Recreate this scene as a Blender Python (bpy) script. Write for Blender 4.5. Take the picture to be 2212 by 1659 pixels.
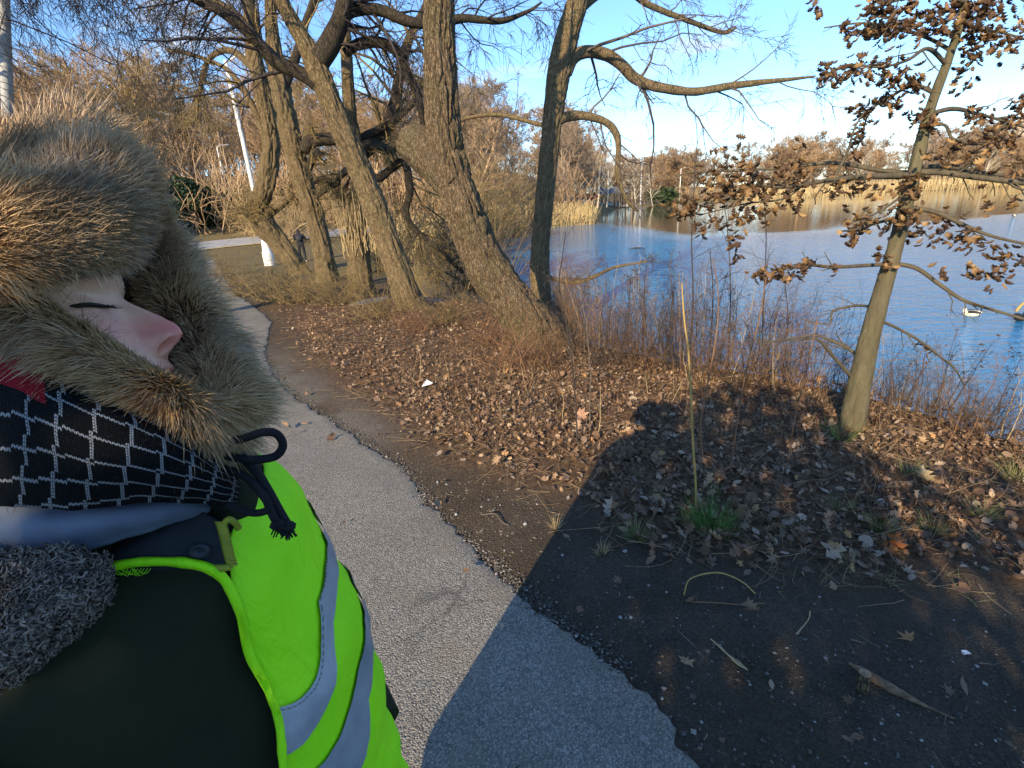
import bpy, random
import numpy as np
from math import radians, sin, cos, pi, sqrt, atan2
from mathutils import Matrix, Vector

for _o in list(bpy.data.objects):
    bpy.data.objects.remove(_o)
sc = bpy.context.scene
COL = sc.collection

# ------------------------------------------------------------------ camera
F, CX, CY = 1065.0, 1106.0, 829.5          # focal length and centre of the photograph, at 2212 px width
PITCH, ROLL, EYE = radians(20.2), radians(3.3), 1.8
fw = np.array([0, cos(PITCH), -sin(PITCH)])
_r0 = np.array([1.0, 0, 0]); _u0 = np.array([0, sin(PITCH), cos(PITCH)])
RT = _r0*cos(ROLL) - _u0*sin(ROLL); UP = _u0*cos(ROLL) + _r0*sin(ROLL)
CAM = np.array([0, 0, EYE])
cd = bpy.data.cameras.new('camera'); cam = bpy.data.objects.new('camera', cd); COL.objects.link(cam)
cd.sensor_width = 36.0; cd.lens = 36.0*F/2212.0; cd.clip_start = 0.02; cd.clip_end = 3000
cam.matrix_world = Matrix(((RT[0], UP[0], -fw[0], CAM[0]), (RT[1], UP[1], -fw[1], CAM[1]), (RT[2], UP[2], -fw[2], CAM[2]), (0, 0, 0, 1)))
sc.camera = cam

# ------------------------------------------------------------------ sun, sky, exposure
SUN_AZ, SUN_EL = radians(26.0), radians(25.0)          # light travels towards AZ degrees right of straight ahead
to_sun = np.array([-sin(SUN_AZ)*cos(SUN_EL), -cos(SUN_AZ)*cos(SUN_EL), sin(SUN_EL)])
sl = bpy.data.lights.new('sun', 'SUN'); sun = bpy.data.objects.new('sun', sl); COL.objects.link(sun)
sl.energy = 3.45; sl.angle = radians(0.5); sl.color = (1.0, 0.80, 0.525)
sun.rotation_euler = Vector(to_sun).to_track_quat('Z', 'Y').to_euler()
sun.location = (-12, -24, 14)
world = bpy.data.worlds.new('World'); sc.world = world; world.use_nodes = True
wn, wl = world.node_tree.nodes, world.node_tree.links
wn.clear()
w_out = wn.new('ShaderNodeOutputWorld'); w_bg = wn.new('ShaderNodeBackground')
w_sky = wn.new('ShaderNodeTexSky'); w_sky.sky_type = 'NISHITA'; w_sky.sun_disc = False
w_sky.sun_elevation = SUN_EL; w_sky.sun_rotation = atan2(to_sun[0], to_sun[1]); w_sky.dust_density = 0.1; w_sky.air_density = 1.0; w_sky.ozone_density = 6.0
w_bg.inputs['Strength'].default_value = 0.125
tc = wn.new('ShaderNodeTexCoord'); sx = wn.new('ShaderNodeSeparateXYZ'); wl.new(tc.outputs['Generated'], sx.inputs[0])
def wmath(op, a, b=None):
    n = wn.new('ShaderNodeMath'); n.operation = op
    for i, x in enumerate((a, b)):
        if x is None: continue
        if isinstance(x, (int, float)): n.inputs[i].default_value = x
        else: wl.new(x, n.inputs[i])
    return n.outputs[0]
zz = wmath('ADD', wmath('MAXIMUM', sx.outputs[2], 0.0), 0.16)
cx_ = wmath('DIVIDE', sx.outputs[0], zz); cy_ = wmath('DIVIDE', sx.outputs[1], zz)
cb = wn.new('ShaderNodeCombineXYZ'); wl.new(cx_, cb.inputs[0]); wl.new(cy_, cb.inputs[1])
cmap = wn.new('ShaderNodeMapping'); cmap.inputs['Location'].default_value = (3.1, 0.4, 0); cmap.inputs['Scale'].default_value = (0.8, 1.25, 1); wl.new(cb.outputs[0], cmap.inputs[0])
cn = wn.new('ShaderNodeTexNoise'); cn.inputs['Scale'].default_value = 1.5; cn.inputs['Detail'].default_value = 9; cn.inputs['Roughness'].default_value = 0.56; cn.inputs['Distortion'].default_value = 0.25
wl.new(cmap.outputs[0], cn.inputs['Vector'])
cr = wn.new('ShaderNodeValToRGB'); cr.color_ramp.elements[0].position = 0.575; cr.color_ramp.elements[1].position = 0.72
wl.new(cn.outputs['Fac'], cr.inputs[0])
cmx = wn.new('ShaderNodeMix'); cmx.data_type = 'RGBA'; wl.new(wmath('MULTIPLY', cr.outputs[0], 0.75), cmx.inputs[0])
wl.new(w_sky.outputs[0], cmx.inputs[6]); cmx.inputs[7].default_value = (3.4, 3.4, 3.5, 1)
wl.new(cmx.outputs[2], w_bg.inputs['Color']); wl.new(w_bg.outputs[0], w_out.inputs[0])
vs = sc.view_settings
sc.display_settings.display_device = 'sRGB'; vs.view_transform = 'Standard'; vs.look = 'None'; vs.gamma = 1.0; vs.use_curve_mapping = False
vs.exposure = 1.22
sc.render.film_transparent = False
sc.cycles.max_bounces = 6; sc.cycles.diffuse_bounces = 3; sc.cycles.glossy_bounces = 3; sc.cycles.transparent_max_bounces = 4
sc.cycles.sample_clamp_indirect = 6.0

# ------------------------------------------------------------------ helpers
rng = np.random.default_rng(7); random.seed(7)
def ray(u, v): return fw + RT*((u-CX)/F) - UP*((v-CY)/F)
def G(u, v, z=0.0):
    d = ray(u, v); return CAM + d*((z-EYE)/d[2])
def Yp(u, v, y):
    d = ray(u, v); return CAM + d*(y/d[1])
def Q(u, v, dep): return CAM + ray(u, v)*dep
def unit(a):
    return a/np.maximum(np.linalg.norm(a, axis=-1, keepdims=True), 1e-9)
def sstep(a, b, x):
    t = np.clip((x-a)/(b-a), 0, 1); return t*t*(3-2*t)
def _h(ix, iy, iz, seed):
    n = (ix*374761393 + iy*668265263 + iz*2147483647 + seed*974634777).astype(np.uint32)
    n = (n ^ (n >> np.uint32(13))) * np.uint32(1274126177)
    n = (n ^ (n >> np.uint32(15))) * np.uint32(2246822519)
    return ((n ^ (n >> np.uint32(16))).astype(np.float64))/4294967295.0*2-1
def noise3(x, y, z, seed=0):
    x, y, z = np.broadcast_arrays(np.asarray(x, float), np.asarray(y, float), np.asarray(z, float))
    fx, fy, fz = np.floor(x), np.floor(y), np.floor(z)
    ix, iy, iz = fx.astype(np.int64), fy.astype(np.int64), fz.astype(np.int64)
    a, b, c = x-fx, y-fy, z-fz
    a, b, c = a*a*(3-2*a), b*b*(3-2*b), c*c*(3-2*c)
    r = 0
    for i in (0, 1):
        for j in (0, 1):
            for k in (0, 1):
                r = r + _h(ix+i, iy+j, iz+k, seed)*(a if i else 1-a)*(b if j else 1-b)*(c if k else 1-c)
    return r
def fbm(x, y, z=0.0, seed=0, o=4):
    r, am, f = 0, 1.0, 1.0
    for i in range(o):
        r = r + am*noise3(np.asarray(x)*f, np.asarray(y)*f, np.asarray(z)*f, seed+i); am *= 0.5; f *= 2.03
    return r/1.9
def poly_sd(px, py, poly):
    """signed distance to a closed polygon, negative inside"""
    px = np.asarray(px, float); py = np.asarray(py, float)
    P = np.asarray(poly, float); n = len(P)
    d2 = np.full(px.shape, 1e18); ins = np.zeros(px.shape, bool)
    for i in range(n):
        ax, ay = P[i]; bx, by = P[(i+1) % n]
        ex, ey = bx-ax, by-ay
        t = np.clip(((px-ax)*ex+(py-ay)*ey)/(ex*ex+ey*ey+1e-12), 0, 1)
        d2 = np.minimum(d2, (px-ax-t*ex)**2+(py-ay-t*ey)**2)
        if ay != by:
            c = ((ay > py) != (by > py)) & (px < (bx-ax)*(py-ay)/(by-ay)+ax)
            ins ^= c
    d = np.sqrt(d2)
    return np.where(ins, -d, d)
def catmull(P, n):
    P = np.asarray(P, float); m = len(P)
    Pe = np.vstack([2*P[0]-P[1], P, 2*P[-1]-P[-2]])
    t = np.linspace(0, m-1-1e-9, n); i = np.floor(t).astype(int); f = (t-i)[:, None]
    a, b, c, d = Pe[i], Pe[i+1], Pe[i+2], Pe[i+3]
    return 0.5*(2*b+(c-a)*f+(2*a-5*b+4*c-d)*f**2+(3*b-a-3*c+d)*f**3)

class MB:
    def __init__(s): s.v = []; s.q = []; s.t = []; s.tint = []; s.uv = []; s.n = 0
    def add(s, v, quads=None, tris=None, tint=0.5, uv=None):
        v = np.asarray(v, float).reshape(-1, 3)
        if quads is not None and len(quads): s.q.append(np.asarray(quads, np.int64).reshape(-1, 4)+s.n)
        if tris is not None and len(tris): s.t.append(np.asarray(tris, np.int64).reshape(-1, 3)+s.n)
        s.v.append(v); s.tint.append(np.broadcast_to(np.asarray(tint, float), (len(v),)))
        s.uv.append(np.zeros((len(v), 2)) if uv is None else np.asarray(uv, float).reshape(-1, 2))
        s.n += len(v); return s
    def grid(s, V, tint=0.5, wrap=False, uv=None, flip=False):
        r, c = V.shape[:2]; idx = np.arange(r*c).reshape(r, c)
        if wrap: idx = np.hstack([idx, idx[:, :1]])
        q = np.stack([idx[:-1, :-1], idx[:-1, 1:], idx[1:, 1:], idx[1:, :-1]], -1).reshape(-1, 4)
        if flip: q = q[:, ::-1]
        t = tint if np.isscalar(tint) else np.asarray(tint).reshape(-1)
        return s.add(V.reshape(-1, 3), q, None, t, None if uv is None else uv.reshape(-1, 2))
    def mesh(s, name, mat, smooth=True):
        me = bpy.data.meshes.new(name)
        if not s.n: return me
        V = np.concatenate(s.v); q = np.concatenate(s.q) if s.q else np.zeros((0, 4), np.int64); t = np.concatenate(s.t) if s.t else np.zeros((0, 3), np.int64)
        me.vertices.add(len(V)); me.vertices.foreach_set('co', V.astype(np.float32).ravel())
        loops = np.concatenate([q.ravel(), t.ravel()]).astype(np.int32)
        me.loops.add(len(loops)); me.loops.foreach_set('vertex_index', loops)
        nq, nt = len(q), len(t)
        me.polygons.add(nq+nt)
        st = np.concatenate([np.arange(nq)*4, nq*4+np.arange(nt)*3]).astype(np.int32)
        me.polygons.foreach_set('loop_start', st)
        me.polygons.foreach_set('use_smooth', np.full(nq+nt, smooth))
        a = me.attributes.new('tint', 'FLOAT', 'POINT'); a.data.foreach_set('value', np.concatenate(s.tint).astype(np.float32))
        UV = np.concatenate(s.uv)
        if np.any(UV):
            a = me.attributes.new('uvp', 'FLOAT2', 'POINT'); a.data.foreach_set('vector', UV.astype(np.float32).ravel())
        me.update(calc_edges=True); me.validate()
        for m in (mat if isinstance(mat, (list, tuple)) else [mat]): me.materials.append(m)
        return me
    def build(s, name, mat, parent=None, smooth=True, **kw):
        return link(name, s.mesh(name, mat, smooth), parent, **kw)
def link(name, me, parent=None, loc=None, **kw):
    o = bpy.data.objects.new(name, me); COL.objects.link(o)
    if parent is not None:
        o.parent = parent
        o.matrix_parent_inverse = Matrix.Translation(-Vector(parent.location)) if parent.rotation_euler.to_quaternion().angle < 1e-6 else parent.matrix_basis.inverted()
    if loc is not None: o.location = loc
    for k, v in kw.items(): o[k] = v
    return o
def tag(o, label=None, cat=None, group=None, kind=None):
    for k, v in (('label', label), ('category', cat), ('group', group), ('kind', kind)):
        if v: o[k] = v
    return o
def thing(name, loc, label, cat, group=None):
    o = bpy.data.objects.new(name, None); COL.objects.link(o); o.location = loc; o.empty_display_size = 0.2
    return tag(o, label, cat, group)

def tubes(mb, P, R, sides=3, tint=0.5, cap=False):
    P = np.asarray(P, float); R = np.asarray(R, float); N, K = P.shape[:2]
    if N == 0: return mb
    T = np.empty_like(P); T[:, 1:-1] = P[:, 2:]-P[:, :-2]; T[:, 0] = P[:, 1]-P[:, 0]; T[:, -1] = P[:, -1]-P[:, -2]
    T = unit(T)
    tm = unit(T.mean(1))
    ref = np.where(np.abs(tm[:, 2:3]) < 0.8, np.array([[0, 0, 1.0]]), np.array([[1.0, 0, 0]]))
    A = unit(np.cross(T, ref[:, None, :])); B = np.cross(T, A)
    th = np.arange(sides)*2*pi/sides
    V = P[:, :, None, :] + R[:, :, None, None]*(A[:, :, None, :]*np.cos(th)[None, None, :, None] + B[:, :, None, :]*np.sin(th)[None, None, :, None])
    idx = np.arange(N*K*sides).reshape(N, K, sides); nx = np.roll(idx, -1, 2)
    q = np.stack([idx[:, :-1], nx[:, :-1], nx[:, 1:], idx[:, 1:]], -1).reshape(-1, 4)
    tn = tint if np.isscalar(tint) else np.repeat(np.asarray(tint), K*sides)
    return mb.add(V.reshape(-1, 3), q, None, tn)
def grow(S, D, L, R0, K=5, wob=0.15, grav=0.0, tip=0.25, r=rng):
    N = len(S); P = np.empty((N, K, 3)); P[:, 0] = S; D = unit(np.asarray(D, float)).copy(); L = np.broadcast_to(L, (N,)); g = np.broadcast_to(grav, (N,))
    for k in range(1, K):
        D = D + wob*r.normal(size=(N, 3)); D[:, 2] -= g; D = unit(D)
        P[:, k] = P[:, k-1] + D*(L/(K-1))[:, None]
    R = np.broadcast_to(R0, (N,))[:, None]*np.linspace(1, tip, K)[None]
    return P, R
def spawn(P, R, n, t0=0.25, t1=1.0, ang=0.8, rf=0.5, lf=0.5, bias=None, r=rng):
    N, K = P.shape[:2]
    i = np.repeat(np.arange(N), n); t = r.uniform(t0, t1, len(i))*(K-1); k = np.minimum(t.astype(int), K-2); f = (t-k)[:, None]
    S = P[i, k]*(1-f)+P[i, k+1]*f; T = unit(P[i, k+1]-P[i, k])
    ax = unit(np.cross(T, r.normal(size=T.shape)))
    a = (ang*r.uniform(0.6, 1.3, len(i)))[:, None]
    D = T*np.cos(a)+ax*np.sin(a)
    if bias is not None: D = unit(D+np.asarray(bias))
    Rr = (R[i, k]*(1-f[:, 0])+R[i, k+1]*f[:, 0])*rf*r.uniform(0.7, 1.1, len(i))
    Lp = np.linalg.norm(np.diff(P, axis=1), axis=2).sum(1)[i]
    L = Lp*lf*r.uniform(0.6, 1.25, len(i))*(1.15-0.5*t/(K-1))
    return S, D, L, Rr
def frames(P):
    T = np.gradient(P, axis=0); T = unit(T)
    A = np.empty_like(P); a = np.cross(T[0], [0.3, 1, 0.2]); a /= np.linalg.norm(a)
    for i in range(len(P)):
        a = a - T[i]*np.dot(a, T[i]); a /= np.linalg.norm(a); A[i] = a
    return T, A, np.cross(T, A)
def trunk_mesh(mb, pts, sides=40, rings=90, amp=0.02, fx=9.0, fs=2.2, seed=0, tint=0.5, flare=0.0, lump=0.04, cap=True):
    """pts: rows (x, y, z, r). bark furrows are real relief"""
    C = catmull(pts, rings); P = C[:, :3]; r = np.maximum(C[:, 3], 0.003)
    T, A, B = frames(P)
    s = np.concatenate([[0], np.cumsum(np.linalg.norm(np.diff(P, axis=0), axis=1))])
    th = np.linspace(0, 2*pi, sides, endpoint=False)
    TH, S_ = np.meshgrid(th, s); RR = np.repeat(r[:, None], sides, 1)
    c, sn = np.cos(TH), np.sin(TH)
    rm = r.mean()
    w = 0.25*noise3(c*3, sn*3, S_*3.0, seed+9)
    ri = np.minimum(np.abs(noise3(c*rm*fx+w, sn*rm*fx+w, S_*fs+2.5*w, seed))*2.6, 1) - 0.6
    ri2 = np.minimum(np.abs(noise3(c*rm*fx*2.1, sn*rm*fx*2.1, S_*fs*2.2, seed+1))*2.2, 1) - 0.5
    d = amp*(0.62*ri + 0.3*ri2)*np.minimum(1, RR/ rm)
    d = d + lump*RR*noise3(c*1.3, sn*1.3, S_*1.6/max(rm*4, 0.3), seed+2)
    if flare: d = d + RR*flare*np.exp(-S_/(0.9*rm+0.05))*(0.7+0.6*np.abs(noise3(c*1.8, sn*1.8, 0, seed+3)))
    V = P[:, None, :] + (RR+d)[:, :, None]*(A[:, None, :]*c[:, :, None] + B[:, None, :]*sn[:, :, None])
    mb.grid(V, tint, wrap=True)
    if cap:
        ctr = P[-1:]; ring = V[-1]; n = sides
        mb.add(np.vstack([ring, ctr]), None, [(i, (i+1) % n, n) for i in range(n)], tint)
    return mb
# ------------------------------------------------------------------ materials
class NT:
    def __init__(s, name):
        s.m = bpy.data.materials.new(name); s.m.use_nodes = True
        s.n, s.l = s.m.node_tree.nodes, s.m.node_tree.links
        s.b = s.n['Principled BSDF']; s.geo = None
    def pos(s):
        if s.geo is None: s.geo = s.n.new('ShaderNodeNewGeometry')
        return s.geo.outputs['Position']
    def link(s, a, b):
        if isinstance(a, (int, float)): b.default_value = a
        elif isinstance(a, (tuple, list)): b.default_value = tuple(a) if len(a) == 4 or len(b.default_value) == 3 else (*a, 1)
        else: s.l.new(a, b)
    def math(s, op, a, b=0.0, c=None, clamp=False):
        n = s.n.new('ShaderNodeMath'); n.operation = op; n.use_clamp = clamp
        s.link(a, n.inputs[0]); s.link(b, n.inputs[1])
        if c is not None: s.link(c, n.inputs[2])
        return n.outputs[0]
    def attr(s, name, out='Fac'):
        n = s.n.new('ShaderNodeAttribute'); n.attribute_name = name; return n.outputs[out]
    def coords(s, kind='Object'):
        return s.n.new('ShaderNodeTexCoord').outputs[kind]
    def scale(s, v, sc_):
        n = s.n.new('ShaderNodeMapping'); n.inputs['Scale'].default_value = sc_ if isinstance(sc_, (tuple, list)) else (sc_,)*3
        s.l.new(v, n.inputs[0]); return n.outputs[0]
    def noise(s, v, scale, detail=4, rough=0.55, dist=0.0, out='Fac'):
        n = s.n.new('ShaderNodeTexNoise'); n.inputs['Scale'].default_value = scale; n.inputs['Detail'].default_value = detail
        n.inputs['Roughness'].default_value = rough; n.inputs['Distortion'].default_value = dist; s.l.new(v, n.inputs['Vector']); return n.outputs[out]
    def voro(s, v, scale, feature='F1', out='Distance', rand=1.0):
        n = s.n.new('ShaderNodeTexVoronoi'); n.feature = feature; n.inputs['Scale'].default_value = scale; n.inputs['Randomness'].default_value = rand
        s.l.new(v, n.inputs['Vector']); return n.outputs[out]
    def ramp(s, f, stops):
        n = s.n.new('ShaderNodeValToRGB'); e = n.color_ramp.elements
        while len(e) < len(stops): e.new(0.5)
        for i, (p, c) in enumerate(stops):
            e[i].position = p; e[i].color = (*c, 1) if not isinstance(c, (int, float)) else (c, c, c, 1)
        s.link(f, n.inputs[0]); return n.outputs[0]
    def mix(s, f, a, b, mode='MIX'):
        n = s.n.new('ShaderNodeMix'); n.data_type = 'RGBA'; n.blend_type = mode
        s.link(f, n.inputs[0])
        for x, i in ((a, 6), (b, 7)):
            s.link(x if not isinstance(x, (tuple, list)) else (*x[:3], 1), n.inputs[i])
        return n.outputs[2]
    def rnd(s):
        return s.n.new('ShaderNodeObjectInfo').outputs['Random']
    def bump(s, h, strength=0.3, dist=0.01, normal=None):
        n = s.n.new('ShaderNodeBump'); n.inputs['Strength'].default_value = strength; n.inputs['Distance'].default_value = dist
        s.l.new(h, n.inputs['Height'])
        if normal is not None: s.l.new(normal, n.inputs['Normal'])
        return n.outputs[0]
    def out(s, color=None, rough=0.8, normal=None, spec=None, **kw):
        if color is not None: s.link(color if not isinstance(color, (tuple, list)) else (*color[:3], 1), s.b.inputs['Base Color'])
        s.link(rough, s.b.inputs['Roughness'])
        if normal is not None: s.l.new(normal, s.b.inputs['Normal'])
        if spec is not None: s.b.inputs['Specular IOR Level'].default_value = spec
        for k, v in kw.items(): s.b.inputs[k.replace('_', ' ')].default_value = v
        return s.m
def simple(name, c, rough=0.8, spec=0.3, var=0.25, scale=20.0, bump=0.0, bs=None, bd=0.002, **kw):
    t = NT(name); p = t.coords('Object'); f = t.noise(p, scale, 5)
    c2 = tuple(min(1, x*(1+var)) for x in c); c1 = tuple(x*(1-var) for x in c)
    col = t.ramp(f, [(0.3, c1), (0.7, c2)])
    nrm = t.bump(t.noise(p, bs or scale*4, 4), bump, bd) if bump else None
    return t.out(col, rough, nrm, spec, **kw)
def twig_mat(name, a, b, rough=0.75):
    t = NT(name); f = t.math('ADD', t.math('MULTIPLY', t.attr('tint'), 0.7), t.math('MULTIPLY', t.rnd(), 0.3))
    f = t.math('ADD', f, t.math('MULTIPLY', t.math('SUBTRACT', t.noise(t.pos(), 6, 3), 0.5), 0.5))
    return t.out(t.ramp(f, [(0.15, a), (0.85, b)]), rough, spec=0.25)
def bark_mat(name, a, b, moss=(0.13, 0.13, 0.055), mossy=0.4, sc_=30, crk=0.5):
    t = NT(name); p = t.pos(); q = t.scale(p, (1, 1, 0.28))
    n1 = t.noise(q, sc_, 6, 0.65); n2 = t.noise(p, 2.2, 4)
    col = t.ramp(n1, [(0.28, a), (0.7, b)])
    col = t.mix(t.math('MULTIPLY', t.ramp(n2, [(0.48, 0.0), (0.68, 1.0)]), mossy), col, moss)
    wp = t.n.new('ShaderNodeVectorMath'); wp.operation = 'MULTIPLY_ADD'; t.l.new(t.noise(p, 14, 3, out='Color'), wp.inputs[0]); wp.inputs[1].default_value = (.05, .05, .05); t.l.new(t.scale(p, (1, 1, .2)), wp.inputs[2])
    ck = t.voro(wp.outputs[0], sc_*1.5, 'DISTANCE_TO_EDGE'); crack = t.ramp(ck, [(0.02, 1.0), (0.16, 0.0)])
    col = t.mix(t.math('MULTIPLY', crack, crk), col, (a[0]*.45, a[1]*.45, a[2]*.45))
    sp = t.ramp(t.noise(p, 9, 3), [(0.70, 0.0), (0.74, 1.0)])
    col = t.mix(t.math('MULTIPLY', sp, 0.35), col, (0.30, 0.31, 0.24))
    return t.out(col, 0.9, t.bump(t.math('SUBTRACT', t.math('MULTIPLY', n1, .7), t.math('MULTIPLY', crack, .6 if crk > .3 else .05)), 1.0, 0.022), 0.2)
M = {}
M['bark'] = bark_mat('rough grey bark', (0.075, 0.054, 0.033), (0.25, 0.182, 0.108))
M['bark_pale'] = bark_mat('tan bark', (0.11, 0.08, 0.042), (0.335, 0.245, 0.135), mossy=0.3)
M['bark_dark'] = bark_mat('dark bark', (0.035, 0.027, 0.02), (0.10, 0.08, 0.058), mossy=0.2)
M['bark_oak'] = bark_mat('smooth oak bark', (0.07, 0.061, 0.036), (0.15, 0.13, 0.08), mossy=0.25, sc_=14, crk=0.12)
M['bark_oak_dark'] = bark_mat('dark oak branch bark', (0.06, 0.05, 0.036), (0.13, 0.11, 0.075), mossy=0.2, sc_=14, crk=0.1)
M['bark_stub'] = simple('weathered cut wood', (0.30, 0.20, 0.11), 0.85, var=0.45, scale=40, bump=0.6, bs=90, bd=0.004)
M['twig_grey'] = twig_mat('grey twigs', (0.05, 0.04, 0.034), (0.16, 0.125, 0.095))
M['twig_willow'] = twig_mat('yellowish willow twigs', (0.10, 0.072, 0.03), (0.29, 0.21, 0.09))
M['twig_dark'] = twig_mat('dark twigs', (0.022, 0.018, 0.017), (0.075, 0.06, 0.052))
M['twig_red'] = twig_mat('reddish dry stems', (0.09, 0.045, 0.025), (0.29, 0.165, 0.085))
M['straw'] = twig_mat('straw', (0.30, 0.20, 0.09), (0.58, 0.45, 0.24))
M['cane'] = twig_mat('yellow cane', (0.38, 0.24, 0.07), (0.50, 0.36, 0.12), 0.5)
M['far_twig'] = twig_mat('far brown crowns', (0.25, 0.16, 0.09), (0.52, 0.365, 0.215))  # far crowns lightened: distance haze is put into the colour
M['far_twig_grey'] = twig_mat('far grey crowns', (0.22, 0.16, 0.115), (0.45, 0.35, 0.25))
M['far_twig_gold'] = twig_mat('far golden crowns', (0.29, 0.195, 0.09), (0.52, 0.39, 0.21))
M['sycamore'] = twig_mat('white sycamore bark', (0.42, 0.36, 0.27), (0.68, 0.62, 0.50))
M['reed'] = twig_mat('dry reeds', (0.48, 0.35, 0.15), (0.74, 0.58, 0.31))
def leaf_mat(name, stops, gloss=0.45):
    t = NT(name); f = t.math('FRACT', t.math('ADD', t.math('MULTIPLY', t.rnd(), 3.7), t.attr('tint')))
    col = t.ramp(f, stops)
    col = t.mix(0.35, col, t.mix(1.0, col, t.ramp(t.noise(t.coords('Object'), 60, 4), [(0.3, 0.4), (0.7, 1.0)]), 'MULTIPLY'))
    return t.out(col, gloss+0.2, spec=0.3)
M['leaf'] = leaf_mat('fallen leaf', [(0.0, (0.105, 0.058, 0.033)), (0.35, (0.21, 0.12, 0.065)), (0.6, (0.185, 0.125, 0.085)), (0.8, (0.33, 0.21, 0.12)), (0.93, (0.40, 0.31, 0.225)), (1.0, (0.44, 0.235, 0.085))])
M['oak_leaf'] = leaf_mat('dry oak leaf', [(0.0, (0.045, 0.026, 0.016)), (0.45, (0.105, 0.058, 0.027)), (0.8, (0.20, 0.115, 0.048)), (1.0, (0.34, 0.215, 0.09))])
M['grass'] = twig_mat('green grass blades', (0.05, 0.14, 0.03), (0.18, 0.32, 0.07), 0.5)
M['grass_dry'] = twig_mat('mixed grass blades', (0.09, 0.15, 0.04), (0.38, 0.33, 0.14), 0.6)
M['stone'] = simple('pale pebble', (0.31, 0.295, 0.27), 0.8, var=0.3, scale=60, bump=0.2)
M['stone_dark'] = simple('grey stone', (0.16, 0.16, 0.165), 0.85, var=0.35, scale=12, bump=0.5, bs=40, bd=0.006)
M['paper'] = simple('white paper', (0.75, 0.74, 0.72), 0.7, var=0.05)
M['white_paint'] = simple('white painted metal', (0.72, 0.71, 0.66), 0.45, var=0.06, scale=6)
M['grey_metal'] = simple('grey metal', (0.36, 0.37, 0.37), 0.45, var=0.1)
M['dark_metal'] = simple('dark metal', (0.03, 0.03, 0.035), 0.5)
M['red_paint'] = simple('red paint', (0.55, 0.06, 0.04), 0.5)
M['evergreen'] = twig_mat('evergreen foliage', (0.018, 0.035, 0.014), (0.055, 0.085, 0.035), 0.6)

# ------------------------------------------------------------------ layout of the ground
path_r = [(3.3, -4.5), (1.9, -1.4), (1.12, 0.2)] + [tuple(G(u, v, z)[:2]) for u, v, z in
          [(1530, 1659, 0), (1430, 1490, 0), (1220, 1330, -.01), (1090, 1225, -.02), (1010, 1150, -.03), (930, 1080, -.05), (880, 1010, -.07), (800, 950, -.1),
           (720, 900, -.13), (650, 860, -.15), (600, 815, -.2), (575, 760, -.25), (583, 690, -.35), (535, 655, -.45), (500, 625, -.55), (478, 590, -.75), (462, 565, -.85)]]
path_r = np.array(path_r)
pr = catmull(np.hstack([path_r, np.zeros((len(path_r), 1)), np.ones((len(path_r), 1))]), 260)[:, :2]
tg = unit(np.gradient(pr, axis=0)); nl = np.stack([-tg[:, 1], tg[:, 0]], 1)
k_ = np.ones(31)/31
nl = unit(np.stack([np.convolve(np.pad(nl[:, i], 15, mode='edge'), k_, 'valid') for i in (0, 1)], 1))
pl = pr + nl*2.7
path_poly = np.vstack([pr, pl[::-1]])[::3]
litter_border = [tuple(G(u, v, z)[:2]) for u, v, z in [(470, 612, -.6), (555, 640, -.5), (600, 705, -.35), (650, 780, -.25), (770, 865, -.15), (900, 955, -.1), (1050, 1010, -.06),
                 (1190, 1040, -.04), (1330, 1130, -.02), (1450, 1190, 0), (1700, 1200, 0), (1950, 1235, 0), (2212, 1200, 0)]] + [(4.2, 1.0), (6, -1)]
litter_poly = litter_border + [(9, -1), (9, 8), (3, 14), (-4, 16), (-9, 21)]
bank = [(5.6, -9.0), (5.3, -3), (5.1, 1.0), (4.85, 3.0), (4.6, 3.9), (4.4, 4.55), (4.1, 5.15), (3.5, 5.9), (2.5, 6.6), (1.75, 7.4), (1.25, 8.4), (1.05, 9.6), (0.95, 10.6), (0.2, 11.8),
        (-0.9, 12.7), (-1.7, 13.2), (-2.5, 13.5), (-3.1, 14.6), (-3.9, 18.5), (-5.2, 26), (-6.0, 33), (-5.0, 37.5), (-2.5, 40), (-0.5, 47), (2.5, 57), (6.0, 60), (9.5, 61), (12.5, 66), (14, 80), (20, 104)]
far = [(24, 118), (36, 138), (50, 151), (64, 143), (76, 129), (95, 128), (113, 127), (150, 118), (190, 90), (215, 40), (200, -60), (120, -110), (40, -90), (12, -40)]
lake_poly = np.array(bank + far)
road_c = [G(300, 563, -.9)[:2], G(466, 546, -.9)[:2], G(618, 531, -.9)[:2], G(700, 523, -.9)[:2], G(765, 517, -.9)[:2], G(835, 512, -.9)[:2]]
road_c = catmull(np.hstack([np.array(road_c), np.zeros((6, 1)), np.ones((6, 1))]), 80)[:, :2]
def line_d(x, y, L):
    d2 = np.full(np.shape(x), 1e18)
    for i in range(len(L)-1):
        ax, ay = L[i]; ex, ey = L[i+1]-L[i]
        t = np.clip(((x-ax)*ex+(y-ay)*ey)/(ex*ex+ey*ey), 0, 1); d2 = np.minimum(d2, (x-ax-t*ex)**2+(y-ay-t*ey)**2)
    return np.sqrt(d2)
WATER = -1.1
def land(x, y):
    x = np.asarray(x, float); y = np.asarray(y, float)
    z = -0.9*(1-np.exp(-np.clip(y, 0, None)*0.034*1.25)) * 1.0
    z = np.where(y < 0, -0.02*y*0, z)
    z = z - 0.055*np.clip(x-0.6+0.25*np.clip(y-3, 0, 9), 0, 4)*sstep(60, 20, y)*sstep(-3, 1, y)
    z = z + 9.5*sstep(44, 120, y-0.75*x-8)*sstep(18, -12, x-0.10*y)
    z = z + 5*sstep(165, 300, np.hypot(x, y))
    return z
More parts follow.
